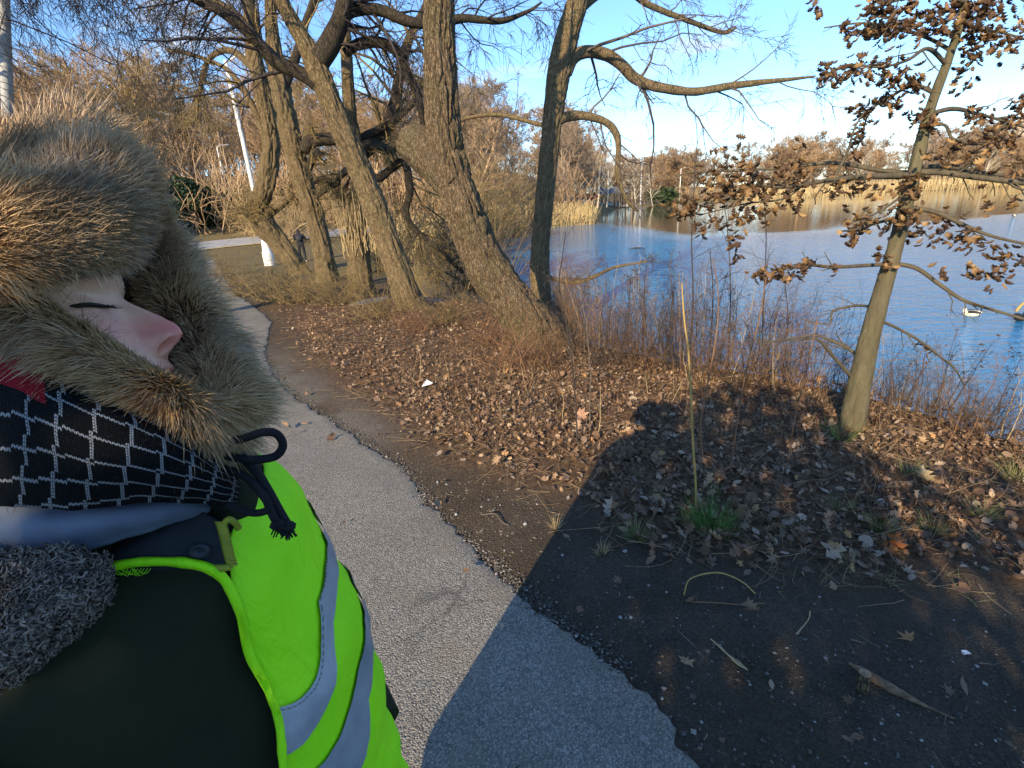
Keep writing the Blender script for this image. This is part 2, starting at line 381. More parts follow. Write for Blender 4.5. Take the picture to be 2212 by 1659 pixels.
def H(x, y, full=True):
    x = np.asarray(x, float); y = np.asarray(y, float)
    z = land(x, y)
    z = z + 0.035*fbm(x*0.5, y*0.5, 0, 11, 3) + 0.22*fbm(x*0.05, y*0.05, 0, 12, 2)*sstep(14, 50, y)
    return z
def lift(u, v, dz=0.0):
    z = -0.3
    for _ in range(12):
        p = G(u, v, z); z = float(H(p[0], p[1]))+dz
    return G(u, v, z)

# terrain: one sheet, fine near the camera and stretching to the horizon
n_ = 310; uu = np.linspace(-1, 1, n_); bb = 6.05; aa = 9.4/bb
gx = aa*np.sinh(bb*uu)*1.9; gy = 2.2+aa*np.sinh(bb*uu)*1.9
gx = np.where(np.abs(gx) < 60, gx/1.0, gx); X, Yg = np.meshgrid(gx, gy)
sd_path = poly_sd(X, Yg, path_poly); sd_lake = poly_sd(X, Yg, lake_poly); sd_lit = poly_sd(X, Yg, litter_poly)
road_d = line_d(X, Yg, road_c)
Z = H(X, Yg)
near = sstep(16, 5, np.hypot(X, Yg))
Z = Z + near*(0.016*fbm(X*5, Yg*5, 0, 21, 4)+0.006*fbm(X*22, Yg*22, 0, 22, 2))*sstep(-0.1, 0.15, sd_path)
Z = Z + 0.02*sstep(0.2, 0.8, sd_path)*sstep(-0.5, 0.5, -sd_lit)*near
Z = Z - 0.030*sstep(0.05, -0.12, sd_path) - 0.08*sstep(2.2, 1.4, road_d)
Z = Z - 1.1*sstep(0.02, -0.25, sd_lake) - 0.25*sstep(0.5, 0.0, sd_lake)
Z = np.where(sd_lake < -0.3, -2.4, Z)
V = np.stack([X, Yg, Z], -1)
mb = MB(); mb.grid(V, 0.5)
t = NT('park soil'); p = t.pos()
lit = t.attr('litter'); wear = t.noise(p, 1.6, 6, 0.6)
peb = t.voro(p, 120); grit = t.noise(p, 140, 4, 0.7)
soil = t.ramp(t.noise(p, 7, 8, 0.65), [(0.3, (0.075, 0.06, 0.044)), (0.55, (0.13, 0.102, 0.07)), (0.75, (0.195, 0.155, 0.108))])
soil = t.mix(0.55, soil, t.ramp(t.noise(p, 75, 8, 0.8), [(0.36, (0.03, 0.023, 0.016)), (0.5, (0.11, 0.085, 0.058)), (0.66, (0.25, 0.20, 0.14))]))
soil = t.mix(t.math('MULTIPLY', t.ramp(peb, [(0.10, 1.0), (0.2, 0.0)]), t.ramp(t.voro(p, 120, out='Color'), [(0.80, 0.0), (0.92, 0.6)])), soil, (0.27, 0.25, 0.225))
soil = t.mix(t.attr('gravel'), soil, t.ramp(grit, [(0.3, (0.16, 0.145, 0.12)), (0.7, (0.33, 0.30, 0.25))]))
soil = t.mix(t.attr('darksoil'), soil, t.mix(1.0, soil, (0.92, 0.95, 1.0), 'MULTIPLY'))
lf = t.voro(p, 22, out='Color'); lfc = t.ramp(lf, [(0.1, (0.07, 0.042, 0.026)), (0.4, (0.15, 0.088, 0.05)), (0.65, (0.235, 0.14, 0.08)), (0.9, (0.33, 0.23, 0.13))])
lfc = t.mix(0.5, lfc, t.ramp(t.noise(p, 55, 4), [(0.3, (0.05, 0.032, 0.022)), (0.75, (0.22, 0.14, 0.08))]))
col = t.mix(lit, soil, lfc)
gr = t.ramp(t.noise(p, 0.55, 8, 0.7), [(0.32, (0.13, 0.115, 0.05)), (0.55, (0.215, 0.17, 0.085)), (0.75, (0.20, 0.125, 0.065))])
gr = t.mix(0.4, gr, t.ramp(t.noise(p, 9, 5, 0.7), [(0.3, (0.08, 0.06, 0.03)), (0.7, (0.27, 0.21, 0.11))]))
soilv = t.noise(p, 2.6, 6, .65)
col = t.mix(t.math('MULTIPLY', t.math('SUBTRACT', 1.0, lit), t.ramp(soilv, [(.35, .55), (.65, 0.0)])), col, t.mix(1.0, col, (.62, .55, .45), 'MULTIPLY'))
col = t.mix(t.attr('meadow'), col, gr)
bmp = t.math('ADD', t.math('MULTIPLY', t.noise(p, 30, 8, 0.7), 1.0), t.math('MULTIPLY', peb, -0.5))
bmp = t.math('ADD', bmp, t.math('MULTIPLY', t.noise(p, 110, 6, 0.75), .5))
M['ground'] = t.out(col, 0.95, t.bump(bmp, 1.0, 0.03), 0.15)
me = mb.mesh('ground', M['ground'])
def fattr(me, name, arr):
    a = me.attributes.new(name, 'FLOAT', 'POINT'); a.data.foreach_set('value', np.asarray(arr, np.float32).ravel())
nz = fbm(X*1.3, Yg*1.3, 0, 31, 4)
litm = sstep(0.25, -0.25, sd_lit+0.35*nz)*sstep(24, 15, Yg)
fattr(me, 'litter', litm)
mead = np.maximum(sstep(15, 22, Yg+2.5*nz), sstep(-3.0, -4.5, X+Yg*0.62+0.3*nz)*sstep(0.3, 1.2, sd_path))
fattr(me, 'meadow', mead*sstep(0.1, 0.5, sd_path))
fattr(me, 'gravel', sstep(0.95, 0.1, sd_path+0.35*nz)*sstep(3.2, 4.6, Yg)*sstep(9, 6, Yg)*0.85*sstep(-0.2, 0.25, nz+0.25))
fattr(me, 'darksoil', sstep(3.4, 2.3, Yg+0.3*nz)*sstep(-0.2, 0.3, X+0.2*nz))
ground = link('ground', me, None, kind='structure')

# the asphalt path
NS, NTc = 640, 34
pp = catmull(np.hstack([path_r, np.zeros((len(path_r), 1)), np.ones((len(path_r), 1))]), NS)[:, :2]
tgp = unit(np.gradient(pp, axis=0)); nlp = np.stack([-tgp[:, 1], tgp[:, 0]], 1)
kk = np.ones(41)/41
nlp = unit(np.stack([np.convolve(np.pad(nlp[:, i], 20, mode='edge'), kk, 'valid') for i in (0, 1)], 1))
tt = np.concatenate([np.linspace(0, 0.08, 14), np.linspace(0.1, 1, NTc-14)])
jr = 0.05*fbm(pp[:, 0]*2.3, pp[:, 1]*2.3, 0, 41, 5)+0.05*fbm(pp[:, 0]*11, pp[:, 1]*11, 0, 42, 3)
PX = pp[:, None, :]+nlp[:, None, :]*(tt[None, :, None]*2.7+jr[:, None, None]*(1-tt)[None, :, None]**6)
pz = H(PX[..., 0], PX[..., 1])+0.008*sstep(0, 0.03, tt)[None]*sstep(1.0, 0.98, tt)[None]-0.03*(tt < 1e-6)[None]-0.03*(tt > 0.9999)[None]
pz = pz + 0.004*fbm(PX[..., 0]*3, PX[..., 1]*3, 0, 43, 3)
mb = MB(); mb.grid(np.dstack([PX, pz]), np.broadcast_to(tt, pz.shape), flip=True)
t = NT('worn asphalt'); p = t.pos()
v1 = t.voro(p, 135, out='Color'); d1 = t.voro(p, 135)
agg = t.ramp(v1, [(0.05, (0.13, 0.122, 0.105)), (0.35, (0.25, 0.232, 0.195)), (0.65, (0.335, 0.308, 0.255)), (0.95, (0.50, 0.46, 0.385))])
agg = t.mix(t.ramp(d1, [(0.45, 0.0), (0.65, 0.6)]), agg, (0.11, 0.104, 0.093))
big = t.noise(p, 1.2, 6, 0.6)
agg = t.mix(0.55, agg, t.mix(1.0, agg, t.ramp(big, [(0.3, 0.5), (0.7, 1.0)]), 'MULTIPLY'))
agg = t.mix(t.math('MULTIPLY', t.ramp(t.noise(p, 3.3, 6, .65), [(0.48, 0.0), (0.66, 1.0)]), 0.5), agg, (0.20, 0.17, 0.125))
agg = t.mix(t.math('MULTIPLY', t.ramp(t.noise(t.scale(p, (1, .5, 1)), 1.7, 6, .7), [(0.55, 0.0), (0.7, 1.0)]), 0.45), agg, (0.12, 0.112, 0.10))
wq = t.n.new('ShaderNodeVectorMath'); wq.operation = 'MULTIPLY_ADD'; t.l.new(t.noise(p, 5, 4, out='Color'), wq.inputs[0]); wq.inputs[1].default_value = (.35, .35, .0); t.l.new(p, wq.inputs[2])
ck = t.ramp(t.voro(wq.outputs[0], .8, 'DISTANCE_TO_EDGE'), [(0.0, 1.0), (0.012, 0.0)])
agg = t.mix(t.math('MULTIPLY', ck, t.ramp(t.noise(p, 2, 3), [(.45, 0.0), (.6, .55)])), agg, (.05, .045, .038))
hh = t.math('ADD', t.math('MULTIPLY', d1, -1.0), t.math('MULTIPLY', t.noise(p, 260, 2), 0.4))
M['asphalt'] = t.out(agg, 0.85, t.bump(hh, 0.8, 0.006), 0.3)
mb.build('path', M['asphalt'], kind='structure')

# far road
rl = unit(np.gradient(road_c, axis=0)); rn = np.stack([-rl[:, 1], rl[:, 0]], 1)
RX = road_c[:, None, :]+rn[:, None, :]*np.linspace(-1.9, 1.9, 9)[None, :, None]
mb = MB(); mb.grid(np.dstack([RX, H(RX[..., 0], RX[..., 1])+0.03]), 0.5, flip=True)
M['road'] = simple('road asphalt', (0.33, 0.33, 0.33), 0.8, var=0.15, scale=2)
mb.build('road', M['road'], kind='structure')
EX = road_c[:, None, :]+rn[:, None, :]*np.linspace(-2.5, -1.95, 3)[None, :, None]
mb = MB(); mb.grid(np.dstack([EX, H(EX[..., 0], EX[..., 1])+0.045]), 0.5, flip=True)
mb.build('road_verge', simple('dry yellow verge', (0.42, 0.33, 0.15), 0.9, var=0.25, scale=3), kind='structure')

# the lake
n2 = 200; u2 = np.linspace(-1, 1, n2); lx = 95+0.55*np.sinh(5.6*u2)*2.0; ly = 20+0.55*np.sinh(5.6*u2)*2.0
LX, LY = np.meshgrid(np.linspace(-14, 240, 120), np.linspace(-120, 165, 135))
mb = MB(); mb.grid(np.dstack([LX, LY, np.full(LX.shape, WATER)]), 0.5)
t = NT('lake water'); p = t.pos()
calm = t.attr('ripple'); patch = t.ramp(t.noise(t.scale(p, (1, 0.35, 1)), 0.05, 3), [(0.35, 0.55), (0.6, 1.0)])
w1 = t.noise(t.scale(p, (1.0, 2.2, 1)), 1.5, 4, 0.6, 0.6); w2 = t.noise(t.scale(p, (1.0, 1.9, 1)), 7.0, 3, 0.6)
hw = t.math('ADD', w1, t.math('MULTIPLY', w2, 0.28))
bn = t.n.new('ShaderNodeBump'); bn.inputs['Distance'].default_value = 0.16; t.l.new(hw, bn.inputs['Height']); t.l.new(t.math('MULTIPLY', calm, patch), bn.inputs['Strength'])
M['water'] = t.out(t.mix(calm, (0.050, 0.042, 0.022), (0.03, 0.17, 0.34)), 0.05, bn.outputs[0], 0.5, IOR=1.333)  # blue where rippled: part of the sky reflection is put into base colour
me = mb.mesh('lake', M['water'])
far_line = np.array([(9.5, 61), (12.5, 66), (14, 80), (20, 104)] + far[:9])
fd = line_d(LX, LY, far_line)
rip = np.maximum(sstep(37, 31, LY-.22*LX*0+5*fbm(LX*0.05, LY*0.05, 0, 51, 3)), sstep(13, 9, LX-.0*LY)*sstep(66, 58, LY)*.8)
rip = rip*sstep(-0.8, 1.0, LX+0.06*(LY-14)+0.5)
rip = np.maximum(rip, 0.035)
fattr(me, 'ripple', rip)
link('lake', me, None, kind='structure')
# ------------------------------------------------------------------ near trees
def pxpath(pts, y0):
    """pts (u, v, half width in px, optional shift in depth) -> x, y, z, r"""
    out = []
    for q in pts:
        y = y0+(q[3] if len(q) > 3 else 0); p = Yp(q[0], q[1], y); out.append((*p, q[2]*((p-CAM)@fw)/F))
    return np.array(out)
def limb_set(name, parent, paths, y0, mat, seed=0, sides=12, rings=40, amp=0.006):
    res = []
    for i, pts in enumerate(paths):
        P = pxpath(pts, y0); mb = MB()
        trunk_mesh(mb, P, sides, rings, amp, 6, 2.2, seed+i, lump=0.10, cap=True)
        mb.build(name, mat, parent); res.append(catmull(P, 14))
    return res
def twigs_on(limbs, lv, mat, parent, name='twigs', seed=1, bias=(0, 0, 0), grav=(0.05, 0.10, 0.16), minr=0.0022, sides=(4, 3, 3)):
    """lv: list of (n per parent, length factor, radius factor, angle, wobble)"""
    r = np.random.default_rng(seed); mb = MB()
    P = np.array([l[:, :3] for l in limbs]); R = np.array([l[:, 3] for l in limbs])
    for i, (n, lf, rf, ang, wob) in enumerate(lv):
        S, D, L, R0 = spawn(P, R, n, 0.22 if i else 0.15, 1.0, ang, rf, lf, bias, r)
        P, R = grow(S, D, L, np.maximum(R0, minr), (6, 5, 4)[min(i, 2)], wob, grav[min(i, len(grav)-1)], 0.3, r)
        tubes(mb, P, R, sides[min(i, 2)], r.uniform(0, 1, len(P)))
    return mb.build(name, mat, parent, kind='stuff')

# T5: the big leaning trunk in the middle
b = lift(1130, 745); y5 = b[1]
tree5 = thing('leaning_tree', b, 'thickest furrowed trunk, leaning out of the bank, with a short stub on its left', 'tree', 'trees along the bank')
tp = [(1240, 840, 50), (1190, 760, 52), (1120, 672, 48), (1055, 580, 43), (1012, 480, 41), (983, 395, 38), (962, 310, 35), (953, 220, 33), (950, 110, 31.5), (949, 0, 30), (946, -140, 30), (950, -330, 26), (965, -560, 20), (960, -820, 12)]
P5 = pxpath([(q[0], q[1], q[2]) for q in tp], y5)
mb = MB(); trunk_mesh(mb, P5, 150, 400, 0.075, 15.0, 3.4, 5, flare=0.2, lump=0.08)
mb.build('trunk', M['bark'], tree5)
stub = pxpath([(985, 400, 40, .0), (945, 352, 44, .10), (908, 318, 42, .22), (884, 304, 37, .34)], y5)
mb = MB(); trunk_mesh(mb, stub, 80, 44, 0.04, 15, 3, 6, lump=0.06, cap=False)
mb.build('cut_stub', M['bark'], tree5)
T_, A_, B_ = frames(stub[:, :3]); rr = np.linspace(1, 0, 9)[:, None]*stub[-1, 3]; th = np.linspace(0, 2*pi, 44, endpoint=False)
ring = stub[-1, :3]+(A_[-1]*np.cos(th)[:, None]+B_[-1]*np.sin(th)[:, None])[None]*rr[:, :, None]+T_[-1]*(0.018*(1-rr/stub[-1, 3])[:, :, None]+0.006*noise3(np.cos(th)*3, np.sin(th)*3, rr*60, 4)[:, :, None])
mb = MB(); mb.grid(ring, 0.5, wrap=True); mb.build('cut_face', M['bark'], tree5)
l5 = limb_set('limb', tree5, [[(960, -300, 14), (1060, -420, 11), (1180, -560, 8), (1330, -680, 5)], [(955, -420, 13, .2), (860, -560, 9, .5), (740, -640, 6, .8)],
                              [(948, -200, 12, -.1), (900, -350, 9, -.5), (850, -500, 6, -.9)]], y5, M['bark'], 51)
twigs_on(l5, [(8, .5, .5, .8, .15), (7, .5, .5, .8, .2), (6, .5, .5, .7, .2)], M['twig_grey'], tree5, seed=5, bias=(0, 0, .1), minr=.0045)

# T6: slimmer trunk right behind it
b = lift(1165, 668); y6 = 10.6
tree6 = thing('bank_tree', Yp(1168, 680, y6), 'slimmer upright trunk at the water edge just right of the thickest trunk, with arching branches', 'tree', 'trees along the bank')
tp = [(1170, 700, 24), (1168, 640, 21), (1166, 560, 19.5), (1172, 470, 19), (1181, 380, 19), (1191, 280, 20), (1200, 210, 22), (1211, 140, 24), (1228, 70, 24), (1248, 0, 22), (1275, -110, 20), (1300, -260, 17), (1310, -450, 12), (1330, -650, 7)]
P6 = pxpath(tp, y6); mb = MB(); trunk_mesh(mb, P6, 80, 300, 0.042, 24.0, 3.6, 6, flare=0.25, lump=0.04)
mb.build('trunk', M['bark_pale'], tree6)
l6 = limb_set('branch', tree6, [
    [(1222, 158, 14), (1238, 125, 13), (1268, 112, 12.5), (1310, 118, 12), (1345, 143, 11.5), (1375, 172, 11), (1430, 190, 9.5), (1500, 198, 8.5), (1570, 187, 7.5), (1640, 178, 6), (1700, 172, 4), (1760, 165, 2)],
    [(1203, 262, 11), (1225, 252, 10), (1262, 250, 9), (1305, 262, 8), (1330, 287, 7.5), (1336, 320, 6), (1334, 365, 5.5), (1342, 405, 5), (1356, 435, 4), (1378, 457, 2.5)],
    [(1180, 272, 4.5, .1), (1140, 262, 4.5, .3), (1090, 249, 4.5, .6), (1040, 249, 4, .9), (985, 262, 3, 1.2)],
    [(1172, 592, 5), (1200, 604, 5), (1243, 611, 5, -.1), (1285, 597, 4, -.2), (1330, 577, 3, -.3), (1400, 565, 1.6, -.4)],
    [(1240, 30, 9, .2), (1330, -30, 7, .3), (1400, 10, 6, .4), (1480, 42, 5, .5), (1560, 70, 4, .5), (1590, 60, 2.5, .5)],
    [(1268, -80, 10), (1380, -190, 8), (1520, -230, 6), (1680, -220, 3)], [(1285, -180, 9), (1200, -330, 7), (1090, -420, 4)]],
    y6, M['bark_pale'], 61, 12, 60)
twigs_on(l6, [(14, .36, .30, .9, .18), (6, .6, .5, .8, .22), (4, .5, .6, .8, .25)], M['twig_grey'], tree6, seed=6, bias=(.1, 0, .02), grav=(.05, .12, .16), minr=.0052)

# T4: long leaning pole of a trunk, forked at the top
b = lift(885, 668); y4 = b[1]
tree4 = thing('leaning_tree', b, 'slender pale trunk leaning left, forked high up, beside the flat grey boulder', 'tree', 'trees along the bank')
tp = [(905, 690, 38), (885, 655, 36), (850, 560, 33), (815, 460, 31), (775, 360, 30), (730, 260, 28), (708, 205, 27), (686, 150, 27), (668, 110, 24), (645, 70, 20), (622, 30, 18), (605, -10, 17), (575, -90, 14), (560, -200, 9)]
P4 = pxpath(tp, y4); P4[:, 3] *= .80; mb = MB(); trunk_mesh(mb, P4, 80, 300, 0.055, 18.0, 3.2, 7, flare=0.3, lump=0.05)
mb.build('trunk', M['bark_pale'], tree4)
l4 = limb_set('limb', tree4, [
    [(690, 130, 22), (712, 95, 21), (733, 50, 19), (745, 10, 18), (760, -60, 15), (790, -170, 10)],
    [(690, 190, 12), (655, 160, 14), (600, 135, 15), (560, 95, 13), (520, 55, 12), (470, 20, 11), (425, 0, 10), (360, -40, 8), (280, -60, 5), (200, -60, 3)],
    [(735, 40, 13, .2), (770, 20, 13, .2), (820, 22, 12, .2), (880, 45, 11, .2), (935, 52, 9, .4), (1000, 40, 8, .6), (1080, 45, 6, .8), (1140, 25, 4, .9), (1170, 5, 2, .9)],
    [(745, 115, 10, .5), (775, 95, 11, .5), (820, 92, 11, .5), (858, 112, 10, .6), (885, 165, 9, .7), (905, 215, 8, .8), (915, 280, 5, .9)],
    [(610, 20, 10, .3), (560, -50, 8, .4), (470, -90, 6, .5), (350, -100, 4, .6)],
    [(420, -5, 6, -.2), (330, -30, 5, -.5), (220, -25, 4, -.8), (90, -10, 3, -1.0)]],
    y4, M['bark_dark'], 71, 14, 60, .008)
twigs_on(l4, [(18, .42, .30, .9, .16), (7, .62, .5, .8, .2), (6, .55, .6, .8, .22)], M['twig_dark'], tree4, seed=7, bias=(-.12, -.02, .0), grav=(.07, .15, .2), minr=.0058)

# T3: shorter yellowish trunk with pale shoots
b = lift(785, 638); y3 = b[1]
tree3 = thing('old_tree', b, 'stout yellow-barked trunk with a bundle of pale shoots, left of the slender leaning trunk', 'tree', 'trees along the bank')
tp = [(790, 660, 34), (782, 625, 32), (775, 570, 30), (772, 520, 29), (770, 470, 22), (775, 400, 17), (770, 330, 17), (757, 260, 19), (752, 190, 15), (748, 110, 14), (745, 40, 12), (750, -60, 9), (740, -180, 5)]
P3 = pxpath(tp, y3); P3[:, 3] *= .80; mb = MB(); trunk_mesh(mb, P3, 64, 200, 0.06, 16.0, 2.6, 8, flare=0.35, lump=0.12)
mb.build('trunk', M['bark_pale'], tree3)
l3 = limb_set('limb', tree3, [
    [(775, 335, 11), (800, 312, 12), (840, 322, 11), (880, 300, 9), (900, 285, 7, -.1)],
    [(785, 330, 14, .4), (830, 285, 14, .6), (850, 235, 13, .8), (862, 170, 11, 1), (885, 80, 9, 1.2), (920, 10, 7, 1.4), (930, -60, 4, 1.5)],
    [(780, 300, 9, .3), (850, 260, 8, .4), (900, 205, 6, .5), (870, 140, 5, .6)],
    [(772, 360, 9, -.2), (740, 375, 7, -.3), (722, 400, 6, -.4), (700, 385, 5, -.5), (680, 395, 3, -.5)],
    [(780, 350, 12, 0), (815, 385, 9, .1), (870, 350, 8, .1), (885, 410, 8, .1), (878, 460, 7, .1), (900, 500, 6, .1), (950, 540, 5, .1), (1000, 590, 4, .1)],
    [(762, 465, 5), (742, 430, 4), (760, 370, 2)]], y3, M['bark_dark'], 81, 14, 50, .01)
twigs_on(l3, [(15, .42, .34, .9, .2), (7, .6, .5, .8, .22), (5, .5, .6, .8, .22)], M['twig_willow'], tree3, seed=8, grav=(.03, .1, .15), minr=.0068)
r = np.random.default_rng(88); S = np.array([Yp(r.uniform(740, 812), r.uniform(520, 560), y3-.25+r.uniform(-.1, .1)) for _ in range(46)])
Pq, Rq = grow(S, np.stack([r.normal(0, .16, 46), r.normal(0, .1, 46)-.02, np.ones(46)], 1), r.uniform(.8, 2.0, 46), .011, 6, .06, -.02, .3, r)
mb = MB(); tubes(mb, Pq, Rq, 4, r.uniform(0.5, 1, 46)); mb.build('shoots', M['straw'], tree3)

# T2 and T1: rough willow pair by the path
b = lift(705, 608); y2 = b[1]
tree2 = thing('willow_tree', b, 'rough-barked upright willow trunk standing between the far walker and the leaning trunks', 'tree', 'trees along the bank')
tp = [(712, 625, 29), (704, 580, 26), (690, 510, 24), (664, 420, 24), (642, 350, 25), (625, 280, 25), (612, 215, 25), (598, 150, 22), (590, 90, 17), (585, 20, 14), (590, -80, 11), (580, -200, 7)]
P2 = pxpath(tp, y2); P2[:, 3] *= .80; mb = MB(); trunk_mesh(mb, P2, 70, 210, 0.11, 11.0, 2.0, 9, flare=0.35, lump=0.10)
mb.build('trunk', M['bark_pale'], tree2)
l2 = limb_set('limb', tree2, [
    [(655, 325, 13), (670, 308, 14), (700, 300, 13), (740, 302, 12), (790, 318, 10, .2)],
    [(610, 200, 10), (640, 120, 9), (660, 50, 8), (690, -40, 6), (700, -150, 4)], [(655, 400, 6), (680, 330, 9), (690, 345, 6)],
    [(600, 160, 10), (560, 90, 9), (545, 20, 8), (510, -80, 5)], [(668, 440, 5), (690, 420, 5, -.2), (720, 400, 4, -.4), (740, 380, 3, -.5)]], y2, M['bark_dark'], 91, 14, 50, .015)
twigs_on(l2, [(15, .48, .34, .9, .18), (7, .6, .5, .8, .2), (5, .5, .6, .8, .22)], M['twig_willow'], tree2, seed=9, grav=(.06, .13, .18), minr=.0078)
b = lift(640, 592); y1 = b[1]
tree1 = thing('willow_tree', b, 'gnarled willow trunk kinked to the left, in front of the tall white lamp post', 'tree', 'trees along the bank')
tp = [(655, 600, 22), (636, 572, 23), (600, 520, 24), (566, 478, 27), (556, 448, 24), (572, 410, 20), (584, 350, 19), (584, 285, 19), (572, 215, 19), (556, 150, 18), (545, 80, 16), (538, 10, 14), (530, -90, 10), (520, -200, 6)]
P1 = pxpath(tp, y1); P1[:, 3] *= .84; mb = MB(); trunk_mesh(mb, P1, 70, 210, 0.12, 10.0, 1.9, 10, flare=0.3, lump=0.14)
mb.build('trunk', M['bark_pale'], tree1)
l1 = limb_set('limb', tree1, [
    [(565, 470, 12), (592, 452, 10), (618, 432, 9), (633, 420, 8)], [(553, 470, 16), (538, 458, 14), (528, 452, 10)],
    [(582, 300, 9), (555, 250, 7), (530, 200, 6), (490, 150, 5), (420, 120, 4.5), (360, 108, 3.5)], [(560, 160, 9), (500, 110, 7), (450, 130, 5), (430, 200, 4), (425, 260, 2)],
    [(545, 60, 8), (480, 10, 6), (410, -20, 4), (340, -20, 3)], [(576, 230, 8, .3), (620, 150, 6, .5), (650, 80, 4, .6)]], y1, M['bark_pale'], 101, 12, 50, .012)
twigs_on(l1, [(15, .48, .34, .9, .18), (7, .6, .5, .8, .2), (5, .5, .6, .8, .22)], M['twig_willow'], tree1, seed=10, bias=(-.05, 0, 0), grav=(.08, .15, .2), minr=.0085)
r = np.random.default_rng(89); n = 110; S = np.array([Yp(r.uniform(520, 580), r.uniform(440, 480), y1-.45) for _ in range(n)])
Pq, Rq = grow(S, np.stack([r.normal(-.5, .5, n), r.normal(-.2, .4, n), r.normal(.4, .5, n)], 1), r.uniform(.5, 1.6, n), .012, 6, .2, .08, .3, r)
mb = MB(); tubes(mb, Pq, Rq, 3, r.uniform(0.4, 1, n)); mb.build('shoots', M['twig_willow'], tree1)

# the drooping twig curtain of a tree whose trunk is outside the frame on the left
tree8 = thing('overhanging_tree', (-9.5, 7.5, float(H(-9.5, 7.5))), 'bare tree at the left edge whose thin drooping twigs hang across the upper left sky', 'tree')
P8 = np.array([(-9.5, 7.5, float(H(-9.5, 7.5))-.2, .3), (-9.4, 7.5, 1.5, .24), (-9.2, 7.6, 3.5, .2), (-9.0, 7.8, 5.5, .16), (-8.8, 7.8, 8, .1)])
mb = MB(); trunk_mesh(mb, P8, 36, 90, .02, 9, 2, 31, flare=.3); mb.build('trunk', M['bark'], tree8)
l8 = []
for i, pts in enumerate([[(-9.1, 7.6, 3.7, .07), (-8.0, 7.8, 5.0, .055), (-6.6, 8.0, 5.7, .04), (-5.0, 8.2, 5.6, .022)], [(-9.0, 7.8, 5, .07), (-7.8, 8.4, 6.1, .05), (-6.0, 8.8, 6.4, .035), (-4.2, 9, 6.0, .015)],
                         [(-9.0, 7.8, 5.6, .07), (-8.6, 8.8, 6.3, .05), (-7.8, 9.8, 6.7, .035), (-6.6, 10.6, 6.5, .015)], [(-9.1, 7.6, 4.2, .06), (-8.4, 8.4, 5.2, .045), (-7.2, 9.4, 5.6, .03), (-5.9, 10.2, 5.4, .014)]]):
    P = np.array(pts); mb = MB(); trunk_mesh(mb, P, 12, 40, .004, 6, 2, 32+i, lump=.1); mb.build('limb', M['bark_dark'], tree8); l8.append(catmull(P, 14))
twigs_on(l8, [(19, .5, .4, .9, .14), (7, .6, .5, .8, .18), (5, .55, .6, .8, .2)], M['twig_dark'], tree8, seed=11, grav=(.10, .17, .2), minr=.0046)

